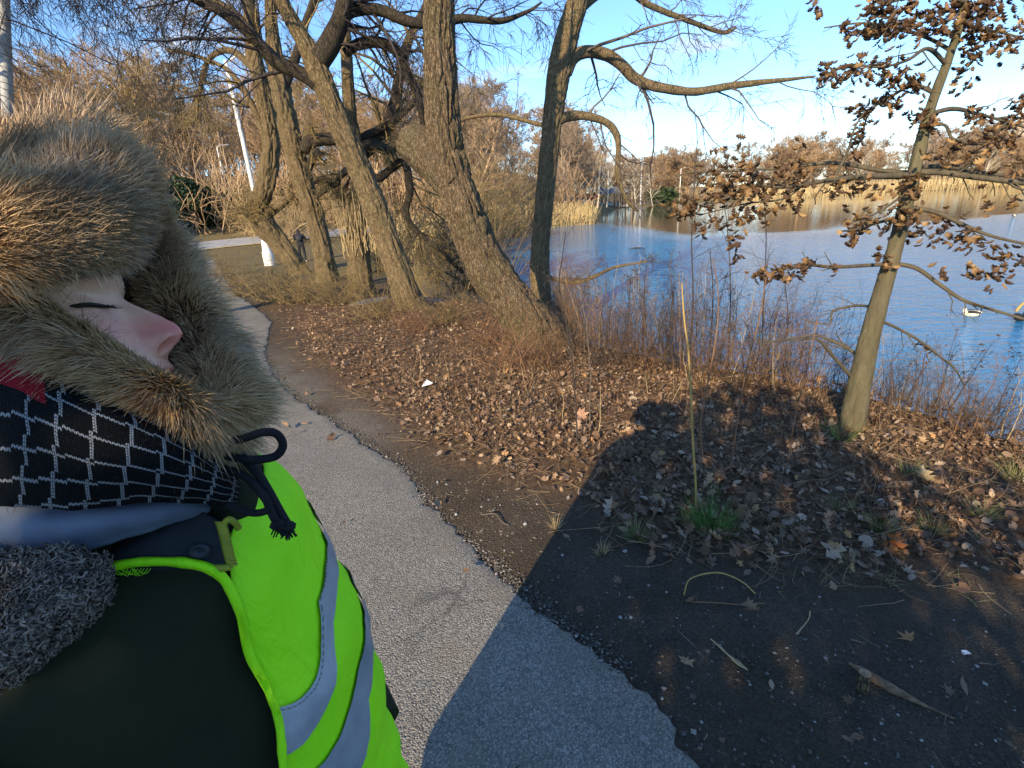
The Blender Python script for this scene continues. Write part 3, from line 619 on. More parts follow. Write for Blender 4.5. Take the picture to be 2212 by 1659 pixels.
# ------------------------------------------------------------------ the oak sapling with dead leaves
b = lift(1842, 925); y7 = b[1]
oak = thing('oak_sapling', b, 'young oak on the right bank still holding clusters of dry brown leaves', 'tree', 'trees along the bank')
tp = [(1832, 960, 34), (1842, 915, 30), (1856, 830, 27), (1872, 760, 24), (1892, 680, 21.5), (1915, 600, 19.5), (1935, 530, 18), (1955, 450, 16.5), (1975, 370, 15), (1990, 310, 14), (2005, 250, 12.5), (2025, 190, 11.5), (2048, 130, 10), (2070, 65, 9), (2085, 0, 7), (2110, -90, 5), (2125, -200, 2.5)]
P7 = pxpath(tp, y7); P7[:, 3] *= .82; mb = MB(); trunk_mesh(mb, P7, 36, 200, 0.007, 14, 6, 17, flare=0.35, lump=0.07)
mb.build('trunk', M['bark_oak'], oak)
ob = [[(1975, 378, 7), (1930, 380, 6.5, -.05), (1870, 382, 6, -.15), (1800, 388, 5, -.25), (1740, 398, 4, -.3), (1690, 405, 3, -.35), (1640, 400, 2, -.4)],
      [(1975, 375, 6, .1), (1900, 368, 4.5, .3), (1800, 352, 4, .5), (1700, 362, 3.2, .7), (1600, 368, 2.5, .8), (1500, 372, 2, .9), (1460, 380, 1.3, .9)],
      [(1980, 372, 7), (2030, 372, 6.5, -.1), (2090, 380, 6, -.2), (2150, 388, 5.5, -.3), (2230, 398, 5, -.4), (2330, 415, 3, -.5)],
      [(1980, 362, 6, .1), (2040, 360, 5, .2), (2110, 372, 4.5, .2), (2180, 380, 4, .2), (2260, 395, 2, .2)],
      [(1958, 448, 5), (2020, 458, 4.5, -.1), (2090, 490, 4, -.2), (2150, 512, 3, -.3), (2230, 530, 2.5, -.4)],
      [(1925, 570, 5), (1860, 574, 4, -.1), (1800, 577, 3.5, -.2), (1740, 572, 3, -.25), (1690, 582, 2, -.3)],
      [(1928, 568, 5), (1980, 580, 4.5, -.1), (2030, 615, 4, -.2), (2080, 648, 3.7, -.3), (2140, 668, 3.2, -.4), (2215, 690, 2.5, -.5)],
      [(1870, 795, 4.5), (1845, 762, 3.5, .1), (1800, 738, 3, .2), (1750, 725, 2, .3), (1640, 745, 1.2, .4)], [(1838, 812, 4, -.05), (1800, 770, 3.5, -.1), (1765, 733, 3, -.15), (1720, 735, 1.5, -.2), (1640, 738, 1, -.2)],
      [(1890, 690, 3.5), (1930, 705, 3, .1), (1985, 735, 2.6, .1), (2030, 770, 2.2, .1), (2065, 800, 1.8, .1), (2085, 840, 1, .1)],
      [(1895, 665, 3), (1850, 660, 2.5, .2), (1800, 672, 2, .3), (1790, 700, 1.6, .3), (1730, 690, 1, .4)],
      [(2010, 245, 5), (2060, 235, 4.5, .1), (2110, 245, 3.5, .2), (2170, 262, 2.5, .3), (2230, 280, 2, .3)],
      [(2018, 200, 4.5), (1975, 185, 4, .1), (1930, 205, 3, .2), (1880, 240, 2, .2), (1860, 300, 1.4, .2)],
      [(2045, 140, 4.5), (2005, 105, 4, -.1), (1960, 130, 3, -.2), (1900, 145, 2.5, -.3), (1830, 140, 2, -.3), (1780, 165, 1.2, -.3)],
      [(2055, 110, 4), (2000, 80, 3.5, .1), (1930, 60, 3, .2), (1860, 50, 2, .3), (1780, 60, 1.2, .4)],
      [(2060, 100, 4), (2100, 70, 3.5, 0), (2160, 70, 2.6, -.1), (2230, 90, 2, -.1)], [(2085, 5, 4), (2030, -10, 3.5, -.1), (1960, -5, 3, -.2), (1880, 20, 2, -.3)],
      [(2085, 0, 4), (2130, -30, 3, .1), (2190, -10, 2, .2), (2240, 20, 1.5, .2)], [(2000, 275, 3.5), (2040, 270, 3, -.1), (2060, 300, 2.5, -.2), (2120, 310, 2, -.2), (2180, 260, 1.4, -.2)],
      [(1950, 470, 3.5), (1900, 480, 3, -.1), (1850, 495, 2.3, -.2), (1815, 500, 1.5, -.25)], [(1968, 408, 3.5), (1940, 430, 3, -.1), (1890, 462, 2.2, -.2), (1840, 480, 1.4, -.3)],
      [(1800, 388, 3, -.25), (1830, 330, 2.5, -.25), (1845, 280, 2, -.3), (1868, 240, 1.2, -.3)], [(1740, 398, 2.5, -.3), (1690, 430, 2, -.3), (1610, 440, 1.5, -.35), (1510, 465, 1, -.4)],
      [(1700, 405, 2, -.35), (1650, 385, 1.7, -.4), (1600, 430, 1.3, -.4), (1520, 440, 1, -.4)]]
lo = limb_set('branch', oak, ob, y7, M['bark_oak_dark'], 171, 8, 30, .001)
r = np.random.default_rng(17)
P = np.array([l[:, :3] for l in lo]); R = np.array([l[:, 3] for l in lo])
mb = MB(); S, D, L, R0 = spawn(P, R, 6, .25, 1, .8, .5, .22, (0, 0, .05), r); Pa, Ra = grow(S, D, np.minimum(L, .32), np.maximum(R0, .0016), 5, .2, .04, .4, r)
tubes(mb, Pa, Ra, 4, .6); S, D, L, R0 = spawn(Pa, Ra, 2, .4, 1, .8, .6, .6, None, r); Pb, Rb = grow(S, D, L, np.maximum(R0, .0012), 4, .2, .05, .5, r); tubes(mb, Pb, Rb, 3, .6)
mb.build('twigs', M['bark_oak_dark'], oak, kind='stuff')

def oak_leaf(length, seed, curl=0.7, lobes=4):
    """lobed leaf, curled, both halves folded a little; stalk at the origin, blade along +Y"""
    r = np.random.default_rng(seed); n = 2*lobes+2
    y = np.linspace(0, 1, n); w = np.empty(n)
    env = 0.30*np.sin(pi*np.clip(y*0.92+0.06, 0, 1))**0.7
    for i in range(n): w[i] = env[i]*(1.25 if i % 2 else 0.45)*r.uniform(.8, 1.15)
    w[0] = .02; w[-1] = .03
    L = y+np.where(np.arange(n) % 2 == 1, .05, 0)
    rows = []
    for s_, q in ((-1, 1.0), (-1, .5), (1, 0.0), (1, .5), (1, 1.0)):
        x = s_*w*q; fold = abs(q)*w*0.9*r.uniform(.3, .8)
        rows.append(np.stack([x, L if abs(q) == 1 else y, fold+0.02*r.normal(size=n)], 1))
    V = np.array(rows)*length
    k = curl*r.uniform(.5, 1.4)/length; a = V[..., 1]*k
    yy = np.sin(a)/k; zc = (1-np.cos(a))/k
    tw = r.normal(0, .6)*V[..., 1]/length
    x = V[..., 0]*np.cos(tw)-V[..., 2]*np.sin(tw); z = V[..., 0]*np.sin(tw)+V[..., 2]*np.cos(tw)
    return np.stack([x, yy-z*np.sin(a), zc+z*np.cos(a)], -1)
leaf_V = [oak_leaf(r.uniform(.058, .092), 200+i, curl=r.uniform(.9, 3.2), lobes=4) for i in range(14)]
leaf_me = []
for i, v in enumerate(leaf_V):
    q = MB(); q.grid(v, r.uniform(0, 1)); leaf_me.append(q.mesh('leaf', M['oak_leaf']))
# clumps of leaves: where the photograph shows them
clumps = [(1560, 395, 55, 80, 70, -.35), (1480, 445, 45, 25, 26, -.4), (1640, 400, 60, 60, 60, -.3), (1720, 375, 35, 60, 26, -.25), (1600, 470, 70, 30, 22, -.35), (1700, 440, 40, 30, 12, -.3), (1590, 520, 14, 45, 10, -.3), (1520, 490, 12, 20, 6, -.35),
          (1800, 395, 50, 30, 20, -.2), (1870, 400, 40, 30, 16, -.1), (1960, 415, 38, 32, 26, -.1), (1960, 465, 45, 28, 30, -.1), (1890, 470, 50, 40, 24, -.2), (1840, 500, 26, 25, 14, -.2), (1980, 385, 20, 14, 10, -.1),
          (1965, 505, 60, 18, 16, .1), (2060, 500, 50, 30, 22, -.1), (2100, 520, 26, 25, 14, -.2), (2040, 470, 26, 20, 8, -.1), (2160, 540, 40, 26, 14, -.3), (2200, 560, 14, 18, 5, -.3),
          (1745, 570, 18, 20, 10, -.25), (1690, 582, 40, 18, 26, -.28), (1640, 590, 20, 12, 8, -.3), (1800, 578, 10, 10, 3, -.2), (1915, 570, 18, 24, 8, 0), (2100, 580, 22, 16, 10, -.3), (2150, 590, 30, 22, 18, -.3), (2040, 580, 14, 18, 5, -.2),
          (2000, 245, 30, 30, 20, 0), (2010, 275, 14, 18, 8, 0), (1870, 235, 28, 30, 18, .2), (1855, 290, 16, 50, 14, .2), (1905, 215, 20, 20, 8, .2), (1845, 320, 20, 20, 6, -.2), (2060, 310, 22, 26, 12, -.1), (2050, 350, 24, 20, 10, 0), (2000, 330, 12, 14, 4, -.1),
          (1840, 150, 50, 40, 34, -.3), (1790, 165, 30, 22, 14, -.3), (1920, 145, 50, 36, 26, -.2), (1960, 170, 50, 40, 34, 0), (1935, 210, 24, 22, 12, 0), (1890, 60, 60, 30, 44, .2), (1960, 40, 70, 50, 60, 0), (2050, 30, 70, 45, 60, 0), (2110, 60, 50, 40, 36, 0), (2180, 80, 45, 45, 30, 0),
          (2130, 10, 60, 25, 30, 0), (1900, 5, 50, 18, 20, -.2), (1830, 55, 16, 22, 6, .3), (1765, 10, 20, 14, 5, .3), (2110, 240, 30, 24, 18, .2), (2170, 262, 45, 30, 26, .3), (2200, 230, 30, 34, 14, .3), (2130, 300, 40, 30, 22, -.2), (2170, 300, 26, 30, 14, -.2), (2120, 350, 20, 20, 6, -.2),
          (2190, 380, 30, 22, 10, -.3), (2140, 420, 14, 26, 5, -.3), (2195, 430, 16, 16, 5, -.3), (2030, 590, 8, 8, 2, -.2), (2000, 745, 18, 12, 4, .1), (1900, 545, 10, 20, 4, 0), (2080, 160, 40, 40, 14, .1), (2100, 110, 30, 20, 10, 0)]
spots = []
for (u, v, du, dv, n, dy) in clumps:
    for _ in range(int(n*1.7)):
        spots.append((u+r.normal(0, .5)*du, v+r.normal(0, .5)*dv, y7+dy+r.normal(0, .12)))
spots = np.array(spots); r.shuffle(spots)
mb = MB(); nleaf = 0
for i, (u, v, y) in enumerate(spots):
    p = Yp(u, v, y)
    Rm = Matrix.Rotation(r.uniform(0, 2*pi), 3, 'Z') @ Matrix.Rotation(r.normal(-1.25, .55), 3, 'X') @ Matrix.Rotation(r.normal(0, .8), 3, 'Y')
    s = r.uniform(.72, 1.15)
    if i < 290:
        o = bpy.data.objects.new('leaf', leaf_me[i % 14]); COL.objects.link(o); o.parent = oak; o.matrix_parent_inverse = Matrix.Translation(-Vector(oak.location))
        o.matrix_basis = Matrix.Translation(Vector(p)) @ Rm.to_4x4() @ Matrix.Scale(s, 4)
    else:
        V = leaf_V[i % 14]; W = (V.reshape(-1, 3)*s) @ np.array(Rm).T + p
        mb.grid(W.reshape(V.shape), r.uniform(0, 1))
mb.build('leaves', M['oak_leaf'], oak, kind='stuff')

# ------------------------------------------------------------------ far woods
def bare_tree(seed, h=13.0, spread=1.0, n=(7, 6, 4), thick=1.0, up=.12):
    r = np.random.default_rng(seed); mb = MB()
    P, R = grow(np.zeros((1, 3)), [[r.normal(0, .05), r.normal(0, .05), 1]], h*.82, h*.015, 9, .05, -.02, .25, r)
    tubes(mb, P, R, 7, .6); mt = mb; 
    S, D, L, R0 = spawn(P, R, 16, .22, 1, .75, .55, .46*spread, (0, 0, up), r); P, R = grow(S, D, L, np.maximum(R0, h*.0028), 6, .12, -.06, .3, r); tubes(mb, P, R, 4, r.uniform(.3, .8, len(P)))
    S, D, L, R0 = spawn(P, R, n[0], .2, 1, .7, .5, .48, (0, 0, up), r); P, R = grow(S, D, L, np.maximum(R0, h*.0014), 5, .15, -.04, .4, r); tubes(mb, P, R, 3, r.uniform(0, 1, len(P)))
    S, D, L, R0 = spawn(P, R, n[1], .2, 1, .7, .5, .55, (0, 0, up), r); P, R = grow(S, D, L, np.maximum(R0, h*.0011*thick), 4, .18, -.02, .5, r); tubes(mb, P, R, 3, r.uniform(0, 1, len(P)))
    if n[2]: S, D, L, R0 = spawn(P, R, n[2], .2, 1, .7, .6, .6, (0, 0, up), r); P, R = grow(S, D, L, np.maximum(R0, h*.0009*thick), 3, .2, -.02, .6, r); tubes(mb, P, R, 3, r.uniform(0, 1, len(P)))
    return mb
def shrub(seed, h=1.2, stems=24, spread=.5, n=(4, 3), rad=.006, wob=.16, grav=.05):
    r = np.random.default_rng(seed); mb = MB()
    S = np.stack([r.normal(0, .12*h*spread*2, stems), r.normal(0, .12*h*spread*2, stems), np.full(stems, -.03)], 1)
    D = np.stack([r.normal(0, spread, stems), r.normal(0, spread, stems), np.ones(stems)], 1)
    P, R = grow(S, D, h*r.uniform(.5, 1.25, stems), rad, 7, wob, grav, .35, r); tubes(mb, P, R, 4, r.uniform(0, 1, stems))
    for k, m in enumerate(n):
        S, D, L, R0 = spawn(P, R, m, .2, 1, .8, .6, .45, None, r); P, R = grow(S, D, L, np.maximum(R0, rad*.3), 5, wob*1.3, grav, .5, r); tubes(mb, P, R, 3, r.uniform(0, 1, len(P)))
    return mb
protos = [bare_tree(300+i, 13, [1, .8, 1.2, 1, .75, 1.1][i], thick=1.0).mesh('bare_tree', M[['far_twig', 'far_twig', 'far_twig_grey', 'far_twig_gold', 'far_twig', 'far_twig_grey'][i]]) for i in range(4)]
protos2 = [bare_tree(340+i, 13, [1.1, .9, 1.2][i], (8, 6, 4), thick=2.3).mesh('bare_tree', M[['far_twig', 'far_twig_grey'][i]]) for i in range(2)]
syc = bare_tree(333, 13, 1.1, (5, 3, 0), thick=2.2, up=.2).mesh('sycamore_tree', M['sycamore'])
r = np.random.default_rng(41)
def plant(me, name, x, y, s, label, cat, group, sz=1.0, dz=-.1):
    o = bpy.data.objects.new(name, me); COL.objects.link(o); o.location = (x, y, float(H(x, y))+dz); o.rotation_euler = (r.normal(0, .04), r.normal(0, .04), r.uniform(0, 6.28)); o.scale = (s*sz, s*sz, s)
    return tag(o, label, cat, group)
# hillside wood on the left, beyond the road
cnt = 0
while cnt < 145:
    v0 = r.uniform(-1.15, .14); d = 46+79*r.uniform()**1.3
    x, y = d*v0, d
    if line_d(np.array(x), np.array(y), road_c) < 5 or poly_sd(x, y, lake_poly) < 4: continue
    if y < 52 and x > -30: continue
    s = r.uniform(.8, 1.25)*(1.0 if v0 < -.5 else .97)
    plant((protos if d < 75 else protos2)[r.integers(0, 4 if d < 75 else 2)], 'bare_tree', x, y, s, 'bare brown tree in the hillside wood beyond the road', 'tree', 'trees of the hillside wood', 1.35); cnt += 1
# far shore
FS = np.array([(9, 78), (14, 108), (26, 132), (42, 154), (58, 162), (72, 146), (84, 142), (100, 141), (120, 138), (140, 136), (165, 128), (185, 112)])
fs = catmull(np.hstack([FS, np.zeros((12, 2))]), 400)[:, :2]; cnt = 0
while cnt < 124:
    k = r.integers(0, 400); q = fs[k]; dd = abs(r.normal(0, 18)); dr = unit(q[None])[0]; x, y = q+dr*(dd+1.0)
    if poly_sd(x, y, lake_poly) < 5: continue
    if 24 < x < 52 and dd < 9 and r.uniform() < .6: continue
    plant(protos2[r.integers(0, 2)], 'bare_tree', x, y, r.uniform(.8, 1.25), 'bare brown tree in the wood along the far shore', 'tree', 'trees of the far shore', 1.25); cnt += 1
for k in range(26):
    q = fs[r.integers(95, 230)]; x, y = q+unit(q[None])[0]*r.uniform(8, 26); plant(protos2[r.integers(0, 2)], 'bare_tree', x, y, r.uniform(1.0, 1.35), 'bare brown tree in the wood along the far shore', 'tree', 'trees of the far shore', 1.3)
for (u, v, d, s) in [(1290, 452, 96, .95), (1310, 452, 104, .9), (1375, 448, 118, .85), (1410, 446, 125, .8), (1850, 405, 140, .9), (2120, 400, 138, .8), (1660, 400, 150, .75)]:
    p = Yp(u, v, d); plant(syc, 'sycamore_tree', p[0], p[1], s*.9, 'white-limbed sycamore on the far shore', 'tree', 'white sycamores on the far shore')
# scrub at the foot of the woods: one mass each
def scrub(name, pts, h, mat, seed, per=1):
    r = np.random.default_rng(seed); pts = np.asarray(pts); n = len(pts)
    S = np.repeat(pts, per, 0); S = S+np.concatenate([r.normal(0, .5, (len(S), 2)), np.zeros((len(S), 1))], 1)
    P, R = grow(S, np.stack([r.normal(0, .35, len(S)), r.normal(0, .35, len(S)), np.ones(len(S))], 1), h*r.uniform(.5, 1.2, len(S)), h*.011, 4, .15, 0, .4, r)
    mb = MB(); tubes(mb, P, R, 3, r.uniform(0, 1, len(S)))
    S, D, L, R0 = spawn(P, R, 3, .2, 1, .6, .6, .6, None, r); P, R = grow(S, D, L, np.maximum(R0, h*.008), 3, .15, 0, .5, r); tubes(mb, P, R, 3, r.uniform(0, 1, len(P)))
    return mb.build(name, mat, None, kind='stuff')
pts = []
while len(pts) < 2300:
    v0 = r.uniform(-1.2, .16); d = 48+abs(r.normal(0, 26)); x, y = d*v0, d
    if line_d(np.array(x), np.array(y), road_c) < 4 or poly_sd(x, y, lake_poly) < 2 or (y < 54 and x > -24): continue
    pts.append((x, y, float(H(x, y))))
scrub('undergrowth', pts, 5.6, M['far_twig'], 61)
pts = []
while len(pts) < 1900:
    q = fs[r.integers(0, 400)]; x, y = q+unit(q[None])[0]*abs(r.normal(0, 9))
    if poly_sd(x, y, lake_poly) < 3 or (22 < x < 50 and np.hypot(*(np.array([x, y])-q)) < 6): continue
    pts.append((x, y, float(H(x, y))))
scrub('undergrowth', pts, 4.0, M['far_twig'], 62)
# reeds
def reeds(spots, h, rad, seed):
    r = np.random.default_rng(seed); S = np.asarray(spots, float); n = len(S)
    P, R = grow(S, np.stack([r.normal(.1, .15, n), r.normal(0, .15, n), np.ones(n)], 1), h*r.uniform(.6, 1.15, n), rad, 4, .07, .04, .6, r)
    R[:, -2] *= 1.5
    mb = MB(); tubes(mb, P, R, 3, r.uniform(0, 1, n)); return mb.build('reeds', M['reed'], None, kind='stuff')
sp = []
while len(sp) < 1500:
    x, y = r.uniform(-2, 11), r.uniform(46, 66)
    if -1.5 < poly_sd(x, y, lake_poly) < 3.5: sp.append((x, y, WATER-.1))
while len(sp) < 2300:
    x, y = r.uniform(-8, 1), r.uniform(30, 50)
    if -.6 < poly_sd(x, y, lake_poly) < 2.2: sp.append((x, y, WATER-.1))
reeds(sp, 2.5, .022, 71)
sp = []
while len(sp) < 2600:
    x, y = r.uniform(62, 165), r.uniform(90, 150)
    if -1.5 < poly_sd(x, y, lake_poly) < 5 and (x > 66): sp.append((x, y, WATER-.1))
reeds(sp, 3.2, .05, 72)
# dark evergreens by the road
def leafy(mb, c, rad, n, size, r, flat=.5, t=(0, 1)):
    p = unit(r.normal(size=(n, 3)))*(r.uniform(.35, 1, n)**.5)[:, None]*np.asarray(rad)+np.asarray(c)
    a = unit(r.normal(size=(n, 3))); b_ = unit(np.cross(a, r.normal(size=(n, 3)))); s = size*r.uniform(.6, 1.3, n)[:, None]
    V = np.stack([p-a*s, p+b_*s*flat, p+a*s, p-b_*s*flat], 1)
    mb.add(V.reshape(-1, 3), np.arange(n*4).reshape(n, 4), None, np.repeat(r.uniform(*t, n), 4))
for i, (u, d, hh, w) in enumerate([(395, 50, 4.5, 2.4), (425, 52, 4.0, 2.4), (455, 53, 3.4, 2.2), (340, 48, 4.6, 2.6), (490, 56, 2.6, 2.4), (530, 58, 2.2, 2.4)]):
    p = Yp(u, 520, d); z = float(H(p[0], p[1])); mb = MB()
    for k in range(6): leafy(mb, (p[0]+r.normal(0, w*.3), p[1]+r.normal(0, w*.3), z+hh*(.2+.12*k)), (w*(1-.1*k), w*(1-.1*k), hh*.3), 380, .22, r)
    bt = thing('evergreen_bush', (p[0], p[1], z), 'dark evergreen bush at the far side of the road', 'bush', 'dark evergreens beyond the road')
    mb.build('foliage', M['evergreen'], bt, False)
    mb = MB(); tubes(mb, np.array([[(p[0], p[1], z-.1), (p[0], p[1], z+hh*.4), (p[0], p[1], z+hh*.8)]]), np.array([[.12, .09, .03]]), 6); mb.build('stem', M['bark_dark'], bt)
for (u, d, hh, w) in [(1425, 150, 4.2, 3.5), (1445, 152, 3.5, 3.0)]:
    p = Yp(u, 430, d); z = float(H(p[0], p[1])); mb = MB()
    for k in range(5): leafy(mb, (p[0]+r.normal(0, w*.3), p[1], z+hh*(.2+.14*k)), (w*(1-.1*k), w*(1-.1*k), hh*.3), 200, .4, r)
    mb.build('evergreen_bush', M['evergreen'], None, False, label='dark rounded evergreen bush beside the far shore path', category='bush', group='far evergreen bushes')
# ------------------------------------------------------------------ unseen thicket added behind the camera to shade the foreground
dS = np.array([sin(SUN_AZ), cos(SUN_AZ)]); pS = np.array([cos(SUN_AZ), -sin(SUN_AZ)])
r = np.random.default_rng(91)
def behind(al, pe): q = dS*al+pS*pe; return q[0], q[1]
for i, (al, pe, hh, w) in enumerate([(-4.4, .20, 4.7, .88), (-4.9, 1.55, 4.2, .9), (-5.2, 2.9, 4.1, 1.0), (-5.6, 4.3, 4.1, .9)]):
    x, y = behind(al, pe); z = float(H(x, y))
    bt = thing('added_shade_shrub', (x, y, z), 'added evergreen shrub out of view behind the viewer, casting the foreground shade', 'shrub', 'added shade-casting shrubs behind the viewer')
    mb = MB()
    for k in range(7): leafy(mb, (x, y, z+hh*(.10+.115*k)), (w, w, hh*.16), 900 if i == 0 else 520, .085, r)
    mb.build('foliage', M['evergreen'], bt, False)
    mb = MB(); tubes(mb, np.array([[(x, y, z-.1), (x, y, z+hh*.4), (x, y, z+hh*.9)]]), np.array([[.12, .09, .03]]), 7); mb.build('stem', M['bark_dark'], bt)

# ------------------------------------------------------------------ fallen leaves
r = np.random.default_rng(55)
def flat_leaf(kind, L, seed):
    r = np.random.default_rng(seed)
    if kind == 'oak': V = oak_leaf(L, seed, curl=r.uniform(.3, 2.2), lobes=3)
    elif kind == 'maple':
        a = np.linspace(-2.6, 2.6, 15); rad = np.where(np.arange(15) % 2 == 0, 1.0, .52)*(1-.12*np.abs(a)); rad *= r.uniform(.85, 1.1, 15)
        o = np.stack([np.sin(a)*rad*.5, np.cos(a)*rad*.5+.35, .16*rad**2*r.uniform(.2, 1, 15)+.05*r.normal(size=15)], 1)*L
        c = np.array([0, .30*L, 0]); V = np.stack([o, c+(o-c)*.02], 0)
    else:
        y = np.linspace(0, 1, 6); w = .24*np.sin(pi*np.clip(y*.94+.05, 0, 1))
        V = np.stack([np.stack([s*w, y-.5, np.abs(s)*w*r.uniform(.1, .9)+r.uniform(.0, .5)*(y-.5)**2], 1) for s in (-1, 0, 1)], 0)*L
    return V
kinds = ['oak', 'maple', 'oval', 'oval', 'oval', 'oak', 'maple', 'oval']
FL = [flat_leaf(kinds[i % 8], 1.0, 500+i) for i in range(24)]
FLm = []
for v in FL:
    q = MB(); q.grid(v, r.uniform(0, 1)); FLm.append(q.mesh('leaf', M['leaf']))
def size_of(i): return {'oak': .105, 'maple': .09, 'oval': .062}[kinds[i % 8]]
FLs = [v[[0, 2, 4]] if v.shape[0] == 5 else (v[:, ::2] if v.shape[1] == 15 else v[:, [0, 1, 3, 5]]) for v in FL]
FLt = [flat_leaf('oval', 1.0, 540+i)[:, [0, 2, 3, 5]] for i in range(6)]
NL = 31000
c = np.stack([r.uniform(-9, 6.5, NL*3), np.abs(r.normal(0, 1, NL*3))*5.2+.9], 1)
sdl = poly_sd(c[:, 0], c[:, 1], litter_poly); sk = poly_sd(c[:, 0], c[:, 1], lake_poly); spd = poly_sd(c[:, 0], c[:, 1], path_poly)
cl = fbm(c[:, 0]*1.6, c[:, 1]*1.6, 0, 61, 3)
den = np.where(sdl < 0, sstep(.15, -.55, sdl+.3*cl)*(.55+.6*sstep(-.3, .4, cl))+.03, .012*(spd > .05)+.0025*(spd < .05))
keep = (r.uniform(size=len(c)) < den) & (sk > .15) & (c[:, 1] < 17)
ksel = np.where(keep)[0][:NL]; c = c[ksel]; sdl = sdl[ksel]; dist = np.hypot(c[:, 0], c[:, 1])
zc = H(c[:, 0], c[:, 1])+.016*fbm(c[:, 0]*5, c[:, 1]*5, 0, 21, 4)*sstep(16, 5, dist)+.022
order = np.argsort(dist+0.0*r.uniform(size=len(dist)))
vis = []
for i in order:
    z = (np.array([c[i, 0], c[i, 1], 0])-CAM); de = z@fw
    if de < .3: continue
    u = CX+F*(z@RT)/de; v = CY-F*(z@UP)/de
    if 620 < u < 2200 and v < 1640: vis.append(i)
    if len(vis) >= 292: break
visset = set(vis)
mb = MB(); Vs = {}
for i in range(len(c)):
    k = int(r.integers(0, 24)); s = size_of(k)*(r.uniform(.5, 1.15) if r.uniform() < (.36 if dist[i] < 3.6 else .16) or i in visset else r.uniform(.32, .65)); tilt = .55 if sdl[i] < -.2 else .25
    Rm = Matrix.Rotation(r.uniform(0, 6.28), 3, 'Z') @ Matrix.Rotation(r.normal(0, tilt), 3, 'X') @ Matrix.Rotation(r.normal(0, tilt)+(pi if r.uniform() < .35 else 0), 3, 'Y')
    pz = zc[i]+abs(r.normal(0, .02))
    if i in visset:
        o = bpy.data.objects.new('leaf', FLm[k]); COL.objects.link(o); o.parent = ground
        o.matrix_basis = Matrix.Translation((c[i, 0], c[i, 1], pz+.006)) @ Rm.to_4x4() @ Matrix.Scale(s*1.1, 4)
    else:
        V = FLs[k] if s > .045 else FLt[k % 6]; mb.grid(((V.reshape(-1, 3)*s) @ np.array(Rm).T+np.array([c[i, 0], c[i, 1], pz])).reshape(V.shape), r.uniform(0, 1))
mb.build('fallen_leaves', M['leaf'], None, kind='stuff')
# straw and fine twigs lying in the litter
n = 11500; c2 = np.stack([r.uniform(-8, 6, n), np.abs(r.normal(0, 1, n))*5+.9], 1); d2 = poly_sd(c2[:, 0], c2[:, 1], litter_poly)
ok = (d2 < .02+.35*fbm(c2[:, 0], c2[:, 1], 0, 66)) & (poly_sd(c2[:, 0], c2[:, 1], lake_poly) > .1) & (poly_sd(c2[:, 0], c2[:, 1], path_poly) > .05); c2 = c2[ok]
S = np.column_stack([c2, H(c2[:, 0], c2[:, 1])+.03]); a = r.uniform(0, 6.28, len(S))
P, R = grow(S, np.stack([np.cos(a), np.sin(a), r.normal(.05, .12, len(S))], 1), r.uniform(.05, .34, len(S)), r.uniform(.0010, .0022, len(S)), 5, .16, .02, .6, r)
P[..., 2] = np.maximum(P[..., 2], H(P[..., 0], P[..., 1])+.02)
mb = MB(); tubes(mb, P, R, 3, r.uniform(0, 1, len(S))); mb.build('straw_litter', M['straw'] if False else twig_mat('straw litter', (.14, .085, .045), (.46, .33, .18)), None, kind='stuff')
n = 520; c6 = np.stack([r.uniform(-1.2, 4.4, n), r.uniform(.7, 3.4, n)], 1); ok = (poly_sd(c6[:, 0], c6[:, 1], path_poly) > .03) & (poly_sd(c6[:, 0], c6[:, 1], litter_poly) > -.1); c6 = c6[ok]; n = len(c6); a = r.uniform(0, 6.28, n)
P, R = grow(np.column_stack([c6, H(c6[:, 0], c6[:, 1])+.012]), np.stack([np.cos(a), np.sin(a), r.normal(.05, .1, n)], 1), r.uniform(.015, .10, n), r.uniform(.0008, .0018, n), 4, .2, .0, .6, r); P[..., 2] = np.maximum(P[..., 2], H(P[..., 0], P[..., 1])+.008)
mb = MB(); tubes(mb, P, R, 3, r.uniform(0, 1, n)**1.5); mb.build('straw_bits', twig_mat('straw bits on soil', (.10, .07, .045), (.42, .34, .22)), None, kind='stuff')
# gravel grains
n = 11000; c3 = np.stack([r.uniform(-1.5, 4.6, n), r.uniform(.6, 3.4, n)], 1); e_ = pr[r.integers(60, 200, 5000)]; c3 = np.vstack([c3, e_+r.normal(0, .035, e_.shape)])
ok = (poly_sd(c3[:, 0], c3[:, 1], path_poly) > -.07) & (poly_sd(c3[:, 0], c3[:, 1], litter_poly) > -.25); c3 = c3[ok]; n = len(c3)
def rocks(pos, size, r):
    base = np.array([(1, 0, 0), (-1, 0, 0), (0, 1, 0), (0, -1, 0), (0, 0, 1), (0, 0, -1)], float); tri = np.array([(0, 2, 4), (2, 1, 4), (1, 3, 4), (3, 0, 4), (2, 0, 5), (1, 2, 5), (3, 1, 5), (0, 3, 5)])
    n = len(pos); a = r.uniform(0, 6.28, n); V = base[None]*r.uniform(.55, 1.2, (n, 6, 1))*size[:, None, None]
    V = np.stack([V[..., 0]*np.cos(a)[:, None]-V[..., 1]*np.sin(a)[:, None], V[..., 0]*np.sin(a)[:, None]+V[..., 1]*np.cos(a)[:, None], V[..., 2]*.6], -1)+pos[:, None, :]
    return V.reshape(-1, 3), (tri[None]+np.arange(n)[:, None, None]*6).reshape(-1, 3)
nr = sstep(16, 5, np.hypot(c3[:, 0], c3[:, 1]))
pos = np.column_stack([c3, H(c3[:, 0], c3[:, 1])+nr*.016*fbm(c3[:, 0]*5, c3[:, 1]*5, 0, 21, 4)+.002]); V, T3 = rocks(pos, np.abs(r.normal(0, .0042, n))+.0018, r)
